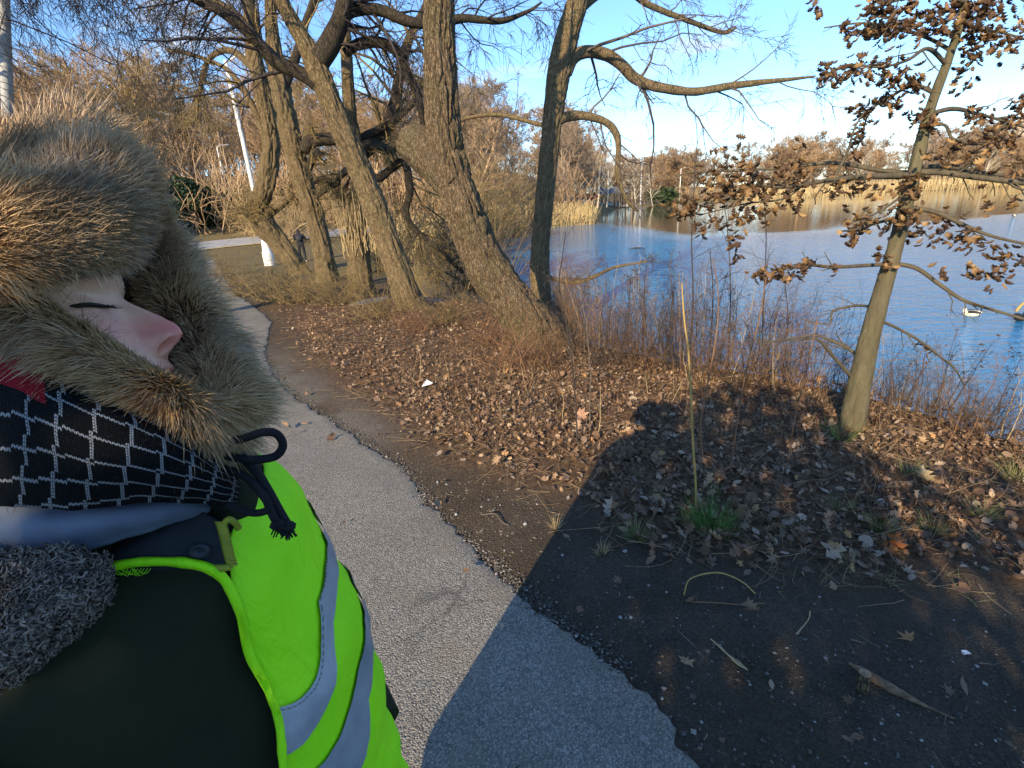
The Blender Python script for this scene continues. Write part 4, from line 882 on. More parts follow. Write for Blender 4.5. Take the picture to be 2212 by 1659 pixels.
mb = MB(); mb.add(V, None, T3, np.repeat(r.uniform(0, 1, n)**3.2, 6)); mb.build('gravel', twig_mat('gravel grains', (.07, .062, .052), (.33, .30, .255), .85), None, False, kind='stuff')

n = 9000; c3 = np.stack([r.uniform(-2.2, 4.6, n), r.uniform(.6, 5.0, n)], 1); ok = (poly_sd(c3[:, 0], c3[:, 1], path_poly) > .01) & (poly_sd(c3[:, 0], c3[:, 1], litter_poly) > -.15); c3 = c3[ok]; n = len(c3); nr = sstep(16, 5, np.hypot(c3[:, 0], c3[:, 1]))
pos = np.column_stack([c3, H(c3[:, 0], c3[:, 1])+nr*.016*fbm(c3[:, 0]*5, c3[:, 1]*5, 0, 21, 4)+.001]); V, T3 = rocks(pos, np.abs(r.normal(0, .0055, n))+.002, r)
mb = MB(); mb.add(V, None, T3, np.repeat(r.uniform(0, 1, n), 6)); mb.build('soil_crumbs', twig_mat('soil crumbs', (.045, .035, .025), (.15, .118, .082), .95), None, False, kind='stuff')

# pebbles one by one
def pebble(seed):
    r = np.random.default_rng(seed); th = np.linspace(0, 2*pi, 9)[:-1]; ph = np.linspace(-pi/2, pi/2, 6)
    V = np.array([[(cos(q)*cos(a), cos(q)*sin(a), sin(q)) for a in th] for q in ph]); V = V*(1+.25*noise3(V[..., 0]*1.3+seed, V[..., 1]*1.3, V[..., 2]*1.3, seed))[..., None]*np.array([1, .75, .55])
    q = MB(); q.grid(V, .5, wrap=True); return q.mesh('pebble', M['stone'])
pm = [pebble(600+i) for i in range(6)]
pix = [(1485, 1192, 9), (1350, 1192, 10), (1340, 1334, 9), (1245, 1375, 7), (1363, 1335, 8), (1207, 1140, 8), (1135, 1133, 10), (985, 1112, 8), (945, 1042, 6), (1215, 1200, 7), (1255, 1030, 6), (1290, 1060, 6), (1805, 1215, 7), (1530, 1215, 6), (1440, 1280, 6),
       (2080, 1412, 9), (2110, 1440, 7), (1865, 1470, 10), (1620, 1480, 6), (1555, 1395, 6), (1430, 1510, 7), (1940, 1545, 6), (1910, 1490, 7), (1700, 1400, 5), (1600, 1330, 5), (1770, 1290, 6), (1680, 1270, 5), (1850, 1330, 6), (1930, 1275, 6), (2020, 1300, 7), (2060, 1340, 5), (2130, 1365, 5), (1515, 1560, 7), (1870, 1650, 6), (1990, 1600, 7), (2150, 1600, 6), (1760, 1560, 5), (1330, 1255, 5), (1290, 1180, 5), (1160, 1090, 6), (1090, 1190, 5), (1040, 1095, 5), (860, 980, 5), (1400, 1225, 6), (1560, 1270, 5)]
for i, (u, v, s) in enumerate(pix):
    p = lift(u, v); o = bpy.data.objects.new('pebble', pm[i % 6]); COL.objects.link(o); k = s*.5*((p-CAM)@fw)/F
    o.location = p+np.array([0, 0, k*.3]); o.scale = (k*1.2, k*1.2, k*1.2); o.rotation_euler = (0, 0, r.uniform(0, 6))
    tag(o, 'small pale pebble lying on the bare soil beside the path', 'pebble', 'pebbles on the soil')

# things lying on the soil
def stick(name, pts, label, cat, mat, sides=8, rings=24, amp=.002):
    P = np.array([(*lift(u, v, h), (.62 if w < 3 else 1)*w*((lift(u, v)-CAM)@fw)/F) for u, v, w, h in pts]); mb = MB(); trunk_mesh(mb, P, sides, rings, amp, 20, 6, 3, lump=.15)
    return tag(mb.build(name, mat, None), label, cat)
stick('bark_strip', [(1835, 1432, 3, .008), (1870, 1455, 9, .012), (1915, 1482, 10, .014), (1960, 1505, 6, .01), (2000, 1525, 3, .006), (2062, 1553, 1.5, .004)], 'long torn strip of brown bark lying on the dark soil', 'bark', simple('torn bark', (.20, .125, .07), .9, var=.5, scale=50, bump=.5), 10, 40, .006)
stick('twig', [(1477, 1285, 2.2, .01), (1492, 1250, 2.4, .03), (1550, 1237, 2.4, .035), (1600, 1255, 2, .02), (1632, 1283, 1.4, .01)], 'arched pale twig on the dark soil below the green grass clump', 'twig', M['cane'])
stick('twig', [(1495, 1300, 1.8, .012), (1560, 1303, 2, .012), (1600, 1306, 1.8, .012), (1650, 1303, 1.2, .01)], 'straight brown twig with a fork, lying below the arched twig', 'twig', M['twig_red'])
stick('twig', [(1040, 1112, 2.2, .012), (1068, 1110, 2.4, .025), (1085, 1128, 2, .015), (1100, 1135, 1.5, .01)], 'small crooked twig on the sunlit brown soil by the path edge', 'twig', M['twig_grey'])
stick('twig', [(1720, 1370, 1.2, .01), (1745, 1340, 1.4, .02), (1750, 1320, 1.0, .03)], 'thin dry stalk sticking up from the soil above the bark strip', 'twig', M['straw'])
for k in range(6):
    stick('grass_straw', [(1535+4*k, 1380+3*k, 1.2, .008), (1570+4*k, 1412+4*k, 1.3, .012), (1600+3*k, 1432+3*k, .9, .006)], 'pale dry grass straw lying beside the torn bark strip', 'straw', M['straw'], 4, 8, 0) ['group'] = 'grass straws by the bark strip'
b = lift(1860, 1492); k = ((b-CAM)@fw)/F
st = thing('stump', b, 'small cut sapling stump standing in the dark soil', 'stump')
mb = MB(); trunk_mesh(mb, np.array([(b[0], b[1], b[2]-.02, 13*k), (b[0], b[1], b[2]+.02, 12*k), (b[0]-.002, b[1], b[2]+.095, 11.5*k)]), 18, 14, .0015, 30, 8, 4, cap=False); mb.build('trunk', M['bark'], st)
th = np.linspace(0, 2*pi, 19)[:-1]; mb = MB(); mb.add(np.vstack([np.stack([b[0]-.002+np.cos(th)*11.4*k, b[1]+np.sin(th)*11.4*k, np.full(18, b[2]+.095)], 1), [[b[0]-.002, b[1], b[2]+.098]]]), None, [(i, (i+1) % 18, 18) for i in range(18)])
mb.build('cut_face', M['bark_stub'], st)
p = lift(2085, 1412); q = MB(); q.grid(np.array([[(-.014, -.01, 0), (.014, -.012, .004)], [(-.013, .010, .003), (.012, .011, 0)]])+p+np.array([0, 0, .008])); tag(q.build('paper_scrap', M['paper'], None, False), 'tiny white scrap of paper on the gravel at the right', 'litter')
p = lift(925, 838); q = MB(); q.grid(np.array([[(-.07, -.03, 0), (.05, -.05, .03)], [(-.02, .05, .06), (.06, .03, .02)]])+p+np.array([0, 0, .03])); tag(q.build('paper_scrap', M['paper'], None, False), 'crumpled white paper scrap among the sunlit brown leaves', 'litter')
def big_leaf(u, v, s, k, label, colm, tilt=(.3, .2), rz=0):
    p = lift(u, v, .03); o = bpy.data.objects.new('fallen_leaf', FLm[k].copy()); o.data.materials[0] = colm; COL.objects.link(o); o.location = p; o.scale = (s, s, s); o.rotation_euler = (*tilt, rz); tag(o, label, 'leaf')
big_leaf(1958, 1195, .15, 0, 'large rust-brown oak leaf lying on the gravel at the right', simple('rust leaf', (.30, .11, .04), .6, var=.3, scale=30), (.25, .1), 1.2)
big_leaf(1257, 915, .20, 1, 'large pinkish maple leaf standing upright among the weeds', simple('pink leaf', (.42, .24, .15), .6, var=.3, scale=30), (1.1, .2), .3)
big_leaf(2010, 1040, .19, 8, 'pale cream oak leaf in the sunny patch at the right', simple('cream leaf', (.58, .44, .25), .6, var=.25, scale=30), (.3, .3), 2.1)
p = lift(915, 655, -.05); q = pebble(777).copy(); q.materials[0] = M['stone_dark']; o = link('flat_stone', q, None, p); o.scale = (.75, .45, .22); tag(o, 'flat grey boulder at the water edge beside the slender leaning trunk', 'stone')
p = lift(800, 655, -.05); o = link('flat_stone', q, None, p); o.scale = (.8, .4, .2); o.rotation_euler = (0, 0, 1); tag(o, 'dark grey boulder half buried between the yellow trunk and the path', 'stone')
# stone edging of the bank
bk = catmull(np.hstack([np.array(bank[2:13]), np.zeros((11, 2))]), 400)[:, :2]; L = np.concatenate([[0], np.cumsum(np.linalg.norm(np.diff(bk, axis=0), axis=1))])
ed = bpy.data.objects.new('bank_edging', None); COL.objects.link(ed); ed['kind'] = 'structure'
s = 0.1
while s < L[-1]-.6:
    w = r.uniform(.35, .6); i = np.searchsorted(L, s+w/2); q = bk[i]; tq = bk[min(i+3, 399)]-bk[max(i-3, 0)]; a = atan2(tq[1], tq[0]); z = float(H(q[0], q[1]))-.18
    mb = MB(); e = np.array([-1, -.86, .86, 1]); g = np.array([[(x*w*.48, y*.13*(1 if abs(x) < 1 else .8), .0) for x in e] for y in (-1, -.8, .8, 1)])
    top = g.copy(); top[..., 2] = .0+r.normal(0, .008, (4, 4)); top[0, :, 2] -= .03; top[-1, :, 2] -= .03; top[:, 0, 2] -= .025; top[:, -1, 2] -= .025
    rimv = [top[0, i] for i in range(4)]+[top[i, 3] for i in range(1, 4)]+[top[3, 2-i] for i in range(3)]+[top[2-i, 0] for i in range(2)]
    mb.grid(top, .5); rimv = np.array(rimv); low = rimv.copy(); low[:, 2] = -.9; mb.grid(np.array([low, rimv]), .5, wrap=True)
    o = mb.build('stone', M['stone_dark'], ed, False); o.matrix_parent_inverse = Matrix.Identity(4); o.location = (q[0], q[1], z+r.normal(0, .012)); o.rotation_euler = (0, 0, a); s += w+.012

# short dead stems standing in the litter, and the orange-brown fringe by the water
n = 5200; c5 = np.stack([r.uniform(-5, 4.6, n), r.uniform(2.6, 10, n)], 1); ok = (poly_sd(c5[:, 0], c5[:, 1], litter_poly) < -.3) & (poly_sd(c5[:, 0], c5[:, 1], lake_poly) > .05) & (fbm(c5[:, 0]*1.1, c5[:, 1]*1.1, 0, 67, 3) > -.12); c5 = c5[ok]; n = len(c5)
P, R = grow(np.column_stack([c5, H(c5[:, 0], c5[:, 1])]), np.stack([r.normal(0, .38, n), r.normal(0, .38, n), np.ones(n)], 1), np.abs(r.normal(0, .14, n))+.05, r.uniform(.0011, .0024, n), 5, .1, .03, .5, r)
mb = MB(); tubes(mb, P, R, 3, r.uniform(0, 1, n)); mb.build('dead_stems', twig_mat('dead stems', (.11, .055, .03), (.42, .28, .15)), None, kind='stuff')
bq = catmull(np.hstack([np.array(bank[1:14]), np.zeros((13, 2))]), 500)[:, :2]; n = 1900; i_ = r.integers(0, 470, n); q5 = bq[i_]; q5 = q5+unit(-q5)*(np.abs(r.normal(0, .40, n))+.02)[:, None]+r.normal(0, .05, (n, 2)); ok = (poly_sd(q5[:, 0], q5[:, 1], lake_poly) > .01) & (q5[:, 1] > 1.2); q5 = q5[ok]; n = len(q5)
P, R = grow(np.column_stack([q5, H(q5[:, 0], q5[:, 1])-.05]), np.stack([r.normal(0, .3, n), r.normal(0, .3, n), np.ones(n)], 1), r.uniform(.12, .52, n), r.uniform(.0016, .0030, n), 6, .09, .03, .4, r)
mb = MB(); tubes(mb, P, R, 3, r.uniform(0, 1, n)); S, D, L, R0 = spawn(P, R, 2, .3, 1, .7, .7, .4, None, r); P, R = grow(S, D, L, np.maximum(R0, .0011), 4, .15, .03, .5, r); tubes(mb, P, R, 3, r.uniform(0, 1, len(P)))
mb.build('dry_weed_fringe', twig_mat('orange brown dry weeds', (.10, .058, .034), (.37, .25, .135)), None, kind='stuff')

n = 760; i_ = r.integers(60, 440, n); q5 = bq[i_]; q5 = q5+unit(-q5)*(np.abs(r.normal(0, .45, n))+.03)[:, None]; ok = (poly_sd(q5[:, 0], q5[:, 1], lake_poly) > .01) & (q5[:, 0] > .9) & (q5[:, 0] < 3.5); q5 = q5[ok]; n = len(q5)
P, R = grow(np.column_stack([q5, H(q5[:, 0], q5[:, 1])-.05]), np.stack([r.normal(0, .16, n), r.normal(0, .16, n), np.ones(n)], 1), r.uniform(.45, 1.25, n), r.uniform(.0022, .0040, n), 8, .05, .0, .35, r)
mb = MB(); tubes(mb, P, R, 4, r.uniform(0, 1, n)); S, D, L, R0 = spawn(P, R, 6, .3, 1, .7, .6, .3, (0, 0, .2), r); P, R = grow(S, D, L, np.maximum(R0, .0014), 5, .14, .02, .5, r); tubes(mb, P, R, 3, r.uniform(0, 1, len(P)))
mb.build('tall_dry_weeds', twig_mat('tan brown weeds', (.06, .038, .026), (.30, .19, .10)), None, kind='stuff')

# ------------------------------------------------------------------ grass clumps
def tuft(seed, h, n, spread=.6, rad=.0021):
    r = np.random.default_rng(seed); a = r.uniform(0, 6.28, n); S = np.stack([np.cos(a)*r.uniform(0, .25, n)*h, np.sin(a)*r.uniform(0, .25, n)*h, np.full(n, -.01)], 1)
    P, R = grow(S, np.stack([np.cos(a)*spread*r.uniform(.2, 1.3, n), np.sin(a)*spread*r.uniform(.2, 1.3, n), np.ones(n)], 1), h*r.uniform(.5, 1.2, n), rad, 6, .06, .13, .15, r)
    q = MB(); tubes(q, P, R, 3, r.uniform(0, 1, n)); return q
for (u, v, h, n, m, lab) in [(1535, 1150, .27, 170, 'grass', 'lush green grass clump at the foot of the tall yellow cane'), (1372, 1165, .15, 90, 'grass_dry', 'smaller green and straw grass clump left of the lush green one'), (1200, 1140, .09, 40, 'straw', 'tiny pale dry grass tuft on the dark soil at the shadow edge'),
                               (1300, 1195, .09, 40, 'straw', 'little dry grass tuft just left of the white pebble'), (1900, 1150, .16, 90, 'grass_dry', 'green and yellow grass clump in the sun fleck at the right'), (1810, 1105, .13, 60, 'grass_dry', 'thin grass tuft among the leaves left of the sun fleck'), (2010, 1150, .14, 80, 'grass_dry', 'grass tuft among the leaves right of the sun fleck'),
                               (2120, 1120, .14, 80, 'grass_dry', 'grass tuft near the right edge of the leaves'), (1815, 955, .22, 60, 'grass', 'green grass blades left of the oak sapling base'), (1960, 1025, .16, 60, 'grass_dry', 'grass tuft right below the oak sapling'), (1420, 1085, .10, 40, 'grass', 'small green sprout among the brown leaves'), (2190, 1040, .2, 80, 'grass_dry', 'straw and green grass clump at the right edge')]:
    p = lift(u, v); q = tuft(int(u), h, n); o = q.build('grass_clump', M[m], None); o.location = p; tag(o, lab, 'grass')
n = 1500; c4 = np.stack([r.uniform(1.2, 4.4, n), r.uniform(1.3, 3.0, n)], 1); g4 = fbm(c4[:, 0]*1.8, c4[:, 1]*1.8, 0, 71, 3); ok = (g4 > .05) & (poly_sd(c4[:, 0], c4[:, 1], litter_poly) < .15) & (poly_sd(c4[:, 0], c4[:, 1], lake_poly) > .1); c4 = c4[ok]
P, R = grow(np.column_stack([c4, H(c4[:, 0], c4[:, 1])]), np.stack([r.normal(0, .6, len(c4)), r.normal(0, .6, len(c4)), np.ones(len(c4))], 1), r.uniform(.05, .14, len(c4)), .0014, 5, .1, .14, .2, r)
mb = MB(); tubes(mb, P, R, 3, r.uniform(0, 1, len(c4))); mb.build('grass', M['grass_dry'], None, kind='stuff')

# ------------------------------------------------------------------ weeds and canes along the bank
def weed(seed, h, side=8, rad=.003, wob=.045, leaf=0):
    r = np.random.default_rng(seed); q = MB(); P, R = grow(np.array([[0, 0, -.03]]), [[r.normal(0, .09), r.normal(0, .09), 1]], h, rad, 9, wob, 0, .35, r); tubes(q, P, R, 5, .4)
    if side:
        S, D, L, R0 = spawn(P, R, side, .35, 1, .7, .6, .24, (0, 0, .25), r); P2, R2 = grow(S, D, L, np.maximum(R0, .0016), 5, .14, .0, .5, r); tubes(q, P2, R2, 3, r.uniform(0, 1, len(P2)))
        S, D, L, R0 = spawn(P2, R2, 3, .2, 1, .8, .7, .4, (0, 0, .1), r); P3, R3 = grow(S, D, L, np.maximum(R0, .0009), 4, .15, .0, .5, r); tubes(q, P3, R3, 3, r.uniform(0, 1, len(P3)))
        if leaf:
            i = r.integers(0, len(P3), leaf); leafp = P3[i, -1]
            for k in range(leaf): a = unit(r.normal(size=(1, 3)))[0]*.022; b_ = unit(np.cross(a, r.normal(size=3))[None])[0]*.010; q.add([leafp[k], leafp[k]+a*.5+b_, leafp[k]+a, leafp[k]+a*.5-b_], [(0, 1, 2, 3)], None, r.uniform(0, 1))
    return q
wm = [weed(700+i, 1.0, [8, 0, 12, 6, 0, 10, 14, 3][i % 8], .0046, leaf=[10, 0, 24, 0, 0, 16, 40, 0][i % 8]).mesh('weed_stalk', M[['twig_red', 'twig_red', 'twig_grey', 'straw', 'twig_red', 'twig_dark', 'twig_dark', 'straw'][i % 8]]) for i in range(16)]
bkl = catmull(np.hstack([np.array(bank[2:15]), np.zeros((13, 2))]), 400)[:, :2]
cnt = 0
while cnt < 270:
    if cnt < 185:
        q = bkl[r.integers(0, 330)]; off = abs(r.normal(0, .55))+.05; nn = unit(np.array([[-q[0], -q[1]]]))[0]; x, y = q+nn*off; hgt = r.uniform(.35, 1.15)*(1.25 if .3 < x < 2.9 else .8)
    else:
        x, y = r.uniform(-1.6, 2.6), r.uniform(3.4, 7.4); hgt = r.uniform(.15, .55)
    if poly_sd(x, y, litter_poly) > -.4 or poly_sd(x, y, lake_poly) < .03 or (x > 3.0 and y < 3): continue
    o = bpy.data.objects.new('weed_stalk', wm[r.integers(0, 16)]); COL.objects.link(o); o.location = (x, y, float(H(x, y))); o.rotation_euler = (r.normal(0, .10), r.normal(0, .10), r.uniform(0, 6.28)); o.scale = (1, 1, hgt) if hgt > .6 else (.8, .8, hgt)
    tag(o, 'thin dry weed stalk rising from the leaf-covered bank', 'plant', 'dry weed stalks on the bank'); cnt += 1
def cane(name, pts, y, mat, lab, cat='plant', side=None, sides=6):
    P = pxpath(pts, y); P[:, 3] *= .5; rt = thing(name, P[0, :3], lab, cat) if side else None
    mb = MB(); trunk_mesh(mb, P, sides, 40, .0006, 20, 8, 2, lump=.1); o = mb.build('stem' if side else name, mat, rt)
    if side: twigs_on([catmull(P, 14)], side, mat, rt, 'side_shoots', int(pts[0][0]), minr=.0016)
    else: tag(o, lab, cat)
def gy_(u, v): return lift(u, v)[1]
cane('cane', [(1505, 1112, 5), (1502, 1030, 5), (1497, 960, 5), (1493, 860, 4.5), (1487, 760, 4), (1478, 690, 3.5), (1473, 612, 2.5)], gy_(1505, 1112), M['cane'], 'tall bare yellow cane rising from the lush green grass clump')
cane('sapling_stem', [(1247, 962, 4), (1244, 880, 4, .1), (1236, 790, 4, .1), (1224, 700, 3.5, .1), (1208, 620, 3, .1), (1214, 560, 2, .1), (1222, 500, 1.2, .1)], gy_(1247, 962), M['twig_dark'], 'dark thin sapling stem at the tip of the foreground shadow', 'plant', [(5, .25, .5, .7, .15), (3, .5, .6, .8, .2)])
cane('sapling_stem', [(1275, 930, 3), (1274, 860, 3), (1276, 800, 2.5), (1268, 700, 2), (1290, 640, 1.5)], gy_(1275, 930), M['twig_grey'], 'grey thin sapling stem just right of the dark one', 'plant', [(6, .3, .5, .7, .15)])
cane('red_cane', [(1520, 1000, 4), (1513, 930, 4), (1522, 860, 3.5), (1545, 740, 3), (1552, 640, 2), (1540, 560, 1.5)], gy_(1520, 1000), M['twig_red'], 'reddish cane leaning right next to the tall yellow cane', 'plant', [(7, .25, .5, .7, .15)])
cane('red_cane', [(1575, 1040, 3.5), (1590, 930, 3.5), (1612, 800, 3), (1640, 690, 2.2), (1655, 600, 1.4)], gy_(1575, 1040), M['twig_red'], 'reddish cane leaning right, second from the tall yellow cane', 'plant', [(7, .25, .5, .7, .15)])
cane('red_cane', [(1700, 1010, 3.5), (1718, 900, 3), (1745, 790, 2.5), (1765, 690, 1.6)], gy_(1700, 1010), M['twig_red'], 'reddish cane halfway between the yellow cane and the oak sapling', 'plant', [(7, .25, .5, .7, .15)])
cane('red_cane', [(1150, 850, 3), (1125, 770, 3), (1105, 700, 2.5), (1095, 640, 1.5)], gy_(1150, 850), M['twig_red'], 'reddish cane in front of the thick leaning trunk', 'plant', [(6, .25, .5, .7, .15)])
for i, (u0, v0, pts) in enumerate([(1490, 770, [(1490, 770, 3), (1497, 640, 3), (1494, 520, 2.5), (1500, 400, 2.2), (1506, 300, 1.6), (1500, 235, 1.1)]), (1572, 800, [(1572, 800, 2.6), (1578, 640, 2.4), (1572, 500, 2), (1560, 420, 1.5)]), (1645, 800, [(1645, 800, 2.6), (1650, 650, 2.4), (1655, 520, 2), (1650, 420, 1.4)]), (1400, 770, [(1400, 770, 2.4), (1392, 640, 2), (1398, 560, 1.4)]), (1440, 790, [(1440, 790, 2.6), (1452, 650, 2.2), (1446, 560, 1.4)]), (1530, 800, [(1530, 800, 2.6), (1540, 650, 2.2), (1534, 540, 1.4)]), (1690, 810, [(1690, 810, 2.6), (1702, 700, 2.2), (1696, 610, 1.4)])]):
    cane('tall_weed', pts, gy_(u0, 800)+.25, M[['twig_dark', 'twig_grey', 'twig_dark'][i % 3]], ['tallest dark branching weed, its top against the sky', 'grey branching weed between the tallest weed and the oak leaves', 'dark branching weed left of the lowest oak branch', 'short dark weed near the slimmer bank trunk', 'grey weed left of the tallest weed', 'dark weed just right of the tallest weed', 'dark weed below the lowest oak branch'][i], 'plant', [(16, .22, .5, .8, .12), (5, .45, .6, .7, .15)])
# shrubs
sh = [shrub(800+i, 1.2, 34, .6, (5, 4), .0085).mesh('bare_shrub', M[['twig_willow', 'twig_red', 'twig_grey', 'twig_willow'][i]]) for i in range(4)]
sh2 = [shrub(810+i, 1.2, 22, .5, (5, 4), .0042, grav=.02).mesh('bare_shrub', M[['twig_dark', 'twig_grey', 'twig_red'][i]]) for i in range(3)]
for (u, v, s, k, lab) in [(520, 640, 1.0, 0, 'yellowish bare shrub at the path edge, nearest to the fur hood'), (585, 650, 1.15, 3, 'yellowish bare shrub in front of the kinked willow trunk'), (650, 655, 1.1, 0, 'yellowish bare shrub in front of the upright willow trunk'), (725, 660, 1.0, 3, 'yellowish bare shrub left of the stout yellow trunk'), (470, 600, 1.0, 3, 'yellowish bare shrub at the far bend of the path'),
                          (820, 690, .8, 0, 'yellowish bare shrub at the foot of the slender leaning trunk'), (1060, 745, .62, 1, 'reddish twiggy shrub at the left foot of the thick leaning trunk'), (1110, 800, .6, 1, 'reddish twiggy shrub right in front of the thick leaning trunk'), (1180, 800, .5, 1, 'reddish twiggy shrub at the right foot of the thick leaning trunk'), (970, 700, .7, 3, 'yellowish bare shrub between the two leaning trunks'), (900, 720, .5, 1, 'low reddish shrub on the leaves below the slender trunk')]:
    p = lift(u, v); o = link('bare_shrub', sh[k], None, p); o.scale = (s, s, s); o.rotation_euler = (0, 0, u*.37); tag(o, lab, 'shrub')
for i, (u, v, s) in enumerate([(1290, 790, .9), (1345, 790, 1.0), (1400, 795, .95), (1455, 805, 1.05), (1510, 812, 1.0), (1570, 818, 1.1), (1630, 825, 1.0), (1690, 835, .9), (1750, 845, .8), (1930, 880, .6), (2000, 900, .55), (2080, 930, .55), (2150, 950, .5)]):
    p = lift(u, v); o = link('bank_weeds', sh2[i % 3], None, p); o.scale = (s*.8, s*.8, s); o.rotation_euler = (0, 0, u*.41); tag(o, 'tangled bare weed bush at the water edge of the bank', 'shrub', 'tangled weed bushes along the water edge')
gb_me = shrub(830, 1.2, 50, .75, (6, 5), .010).mesh('golden_bush', M['far_twig_gold'])
for i, (u, y, s, lab) in enumerate([(615, 46, 4.4, 'rounded golden-tan bush beyond the walker, left of the upright willow trunk'), (745, 58, 4.6, 'golden-tan bush beyond the meadow, right of the upright willow trunk'), (560, 50, 3.6, 'golden-tan bush at the road behind the kinked willow trunk')]):
    p = Yp(u, 520, y); o = link('golden_bush', gb_me, None, (p[0], p[1], float(H(p[0], p[1])))); o.scale = (s*.9, s*.9, s); tag(o, lab, 'bush')
# thicket over the inlet, between the leaning trunks
for i, (u, v, y, s, k) in enumerate([ (1010, 640, 14.0, 2.3, 0), (1060, 640, 13.5, 2.2, 2), (1060, 520, 36, 5, 3), (990, 520, 36, 5.2, 0), (1130, 500, 44, 5, 2), (870, 560, 22, 2.6, 2), (1090, 505, 44, 5.5, 0), (820, 570, 20, 2.2, 3)]):
    p = Yp(u, v, y); z = max(float(H(p[0], p[1])), WATER-.05); o = link('bare_shrub', sh[k], None, (p[0], p[1], z)); o.scale = (s*.85, s*.85, s*1.05); o.rotation_euler = (0, 0, i*1.3); tag(o, 'large tangled bare shrub overhanging the brown inlet behind the leaning trunks', 'shrub', 'shrubs round the inlet')

# ------------------------------------------------------------------ poles, walker, birds, far shore
def pole(name, u, v, y, top, r0, r1, lab, arm=None, base=None, mat='white_paint'):
    p = Yp(u, v, y); p[2] = float(H(p[0], p[1])); rt = thing(name, p, lab, 'lamp post'); z = p[2]
    def prof(rows, nm, m, n=10):
        th = np.linspace(0, 2*pi, n+1)[:-1]; V = np.array([[(p[0]+q*cos(a), p[1]+q*sin(a), z+h) for a in th] for h, q in rows]); mb = MB(); mb.grid(V, .5, wrap=True); mb.build(nm, M[m], rt)
    prof([(base[0] if base else -.1, r0), (top*.5, (r0+r1)/2), (top, r1), (top+.02, .002)], 'shaft', mat)
    if base: prof([(-.1, base[1]), (base[0]*.45, base[1]), (base[0]*.5, base[1]*.82), (base[0], base[1]*.55), (base[0]+.04, r0)], 'base', mat)
    if arm:
        P = np.array([(p[0], p[1], z+top-.1, .04), (p[0]+arm*.5, p[1], z+top+.15, .04), (p[0]+arm, p[1], z+top+.12, .035)]); mb = MB(); trunk_mesh(mb, P, 8, 12, 0, lump=0); mb.build('arm', M[mat], rt)
        mb = MB(); th = np.linspace(0, 2*pi, 9)[:-1]; mb.grid(np.array([[(p[0]+arm*(1.25)+q*.32*cos(a), p[1]+q*.14*sin(a), z+top+.12+h) for a in th] for h, q in ((-.06, .05), (-.05, .9), (.02, 1), (.08, .6), (.10, .02))]), .5, wrap=True); mb.build('lamp_head', M['grey_metal'], rt)
pole('lamp_post', 585, 580, 26.5, 9.2, .115, .085, 'tall white street lamp post with a flared base behind the kinked willow trunk', 1.3, (1.5, .27))
pole('lamp_post', 516, 520, 60, 6.6, .09, .06, 'short distant white lamp post with a small arm, at the far side of the road', .9)
p0_ = Yp(34, 640, 9.0); p1_ = Yp(2, -120, 9.0); dv_ = (p1_-p0_)/np.linalg.norm(p1_-p0_); p0_ = p0_-dv_*((p0_[2]-float(H(p0_[0], p0_[1]))+.1)/dv_[2]); mb = MB(); trunk_mesh(mb, np.array([(*p0_, .085), (*(p0_*.5+p1_*.5), .078), (*p1_, .072), (*(p1_+dv_*1.5), .07)]), 14, 30, 0, lump=0); tag(mb.build('utility_pole', M['grey_metal'], None), 'grey pole at the left edge of the picture, rising behind the fur hood', 'pole')
pole('lamp_post', 1208, 462, 105, 9, .14, .1, 'thin grey lamp post behind the reeds of the far shore', 1.2, None, 'grey_metal')
pole('lamp_post', 1467, 436, 165, 9.5, .18, .12, 'white lamp post beside the far path at the end of the lake', 1.5, None)
pole('lamp_post', 1383, 450, 122, 9, .16, .1, 'white lamp post standing in front of the far sycamores', None, None)

def skin_fig(name, joints, edges, mat, parent, sub=2):
    me = bpy.data.meshes.new(name); me.from_pydata([j[:3] for j in joints], edges, []); me.materials.append(mat)
    o = bpy.data.objects.new(name, me); COL.objects.link(o); o.parent = parent
    m = o.modifiers.new('skin', 'SKIN'); m.use_smooth_shade = True
    for i, j in enumerate(joints):
        s = me.skin_vertices[0].data[i]; s.radius = (j[3], j[4] if len(j) > 4 else j[3]); s.use_root = i == 0
    if sub: m2 = o.modifiers.new('sub', 'SUBSURF'); m2.levels = sub; m2.render_levels = sub
    return o
M['cloth_black'] = simple('black clothing', (.022, .022, .028), .85, var=.3, scale=6, bump=.3)
M['cloth_dark'] = simple('dark trousers', (.03, .028, .032), .85, var=.3, scale=6, bump=.3)
M['skin'] = simple('skin', (.55, .33, .24), .55, var=.08)
p = Yp(657, 569, 28.0); p[2] = float(H(p[0], p[1]))
wk = thing('person', p, 'distant person in black hooded clothes with a backpack, holding a camera up', 'person'); wk.rotation_euler = (0, 0, 0.3)
J = [(0, 0, .95, .15, .12), (0, 0, 1.15, .16, .12), (0, .01, 1.38, .19, .12), (0, .03, 1.50, .07, .07), (0, .06, 1.62, .10, .115), (0, .06, 1.72, .07, .08),
     (.10, 0, .88, .10, .10), (.12, .04, .48, .07, .075), (.13, -.02, .09, .05, .055), (.14, .12, .04, .045, .035), (-.10, 0, .88, .10, .10), (-.12, .02, .48, .07, .075), (-.12, -.10, .09, .05, .055), (-.13, .04, .04, .045, .035),
     (.21, .02, 1.40, .07, .07), (.29, .10, 1.16, .055, .055), (.17, .34, 1.28, .042, .042), (.10, .38, 1.31, .035, .02), (-.21, .02, 1.40, .07, .07), (-.27, .10, 1.16, .055, .055), (-.10, .34, 1.28, .042, .042), (-.03, .38, 1.31, .035, .02)]
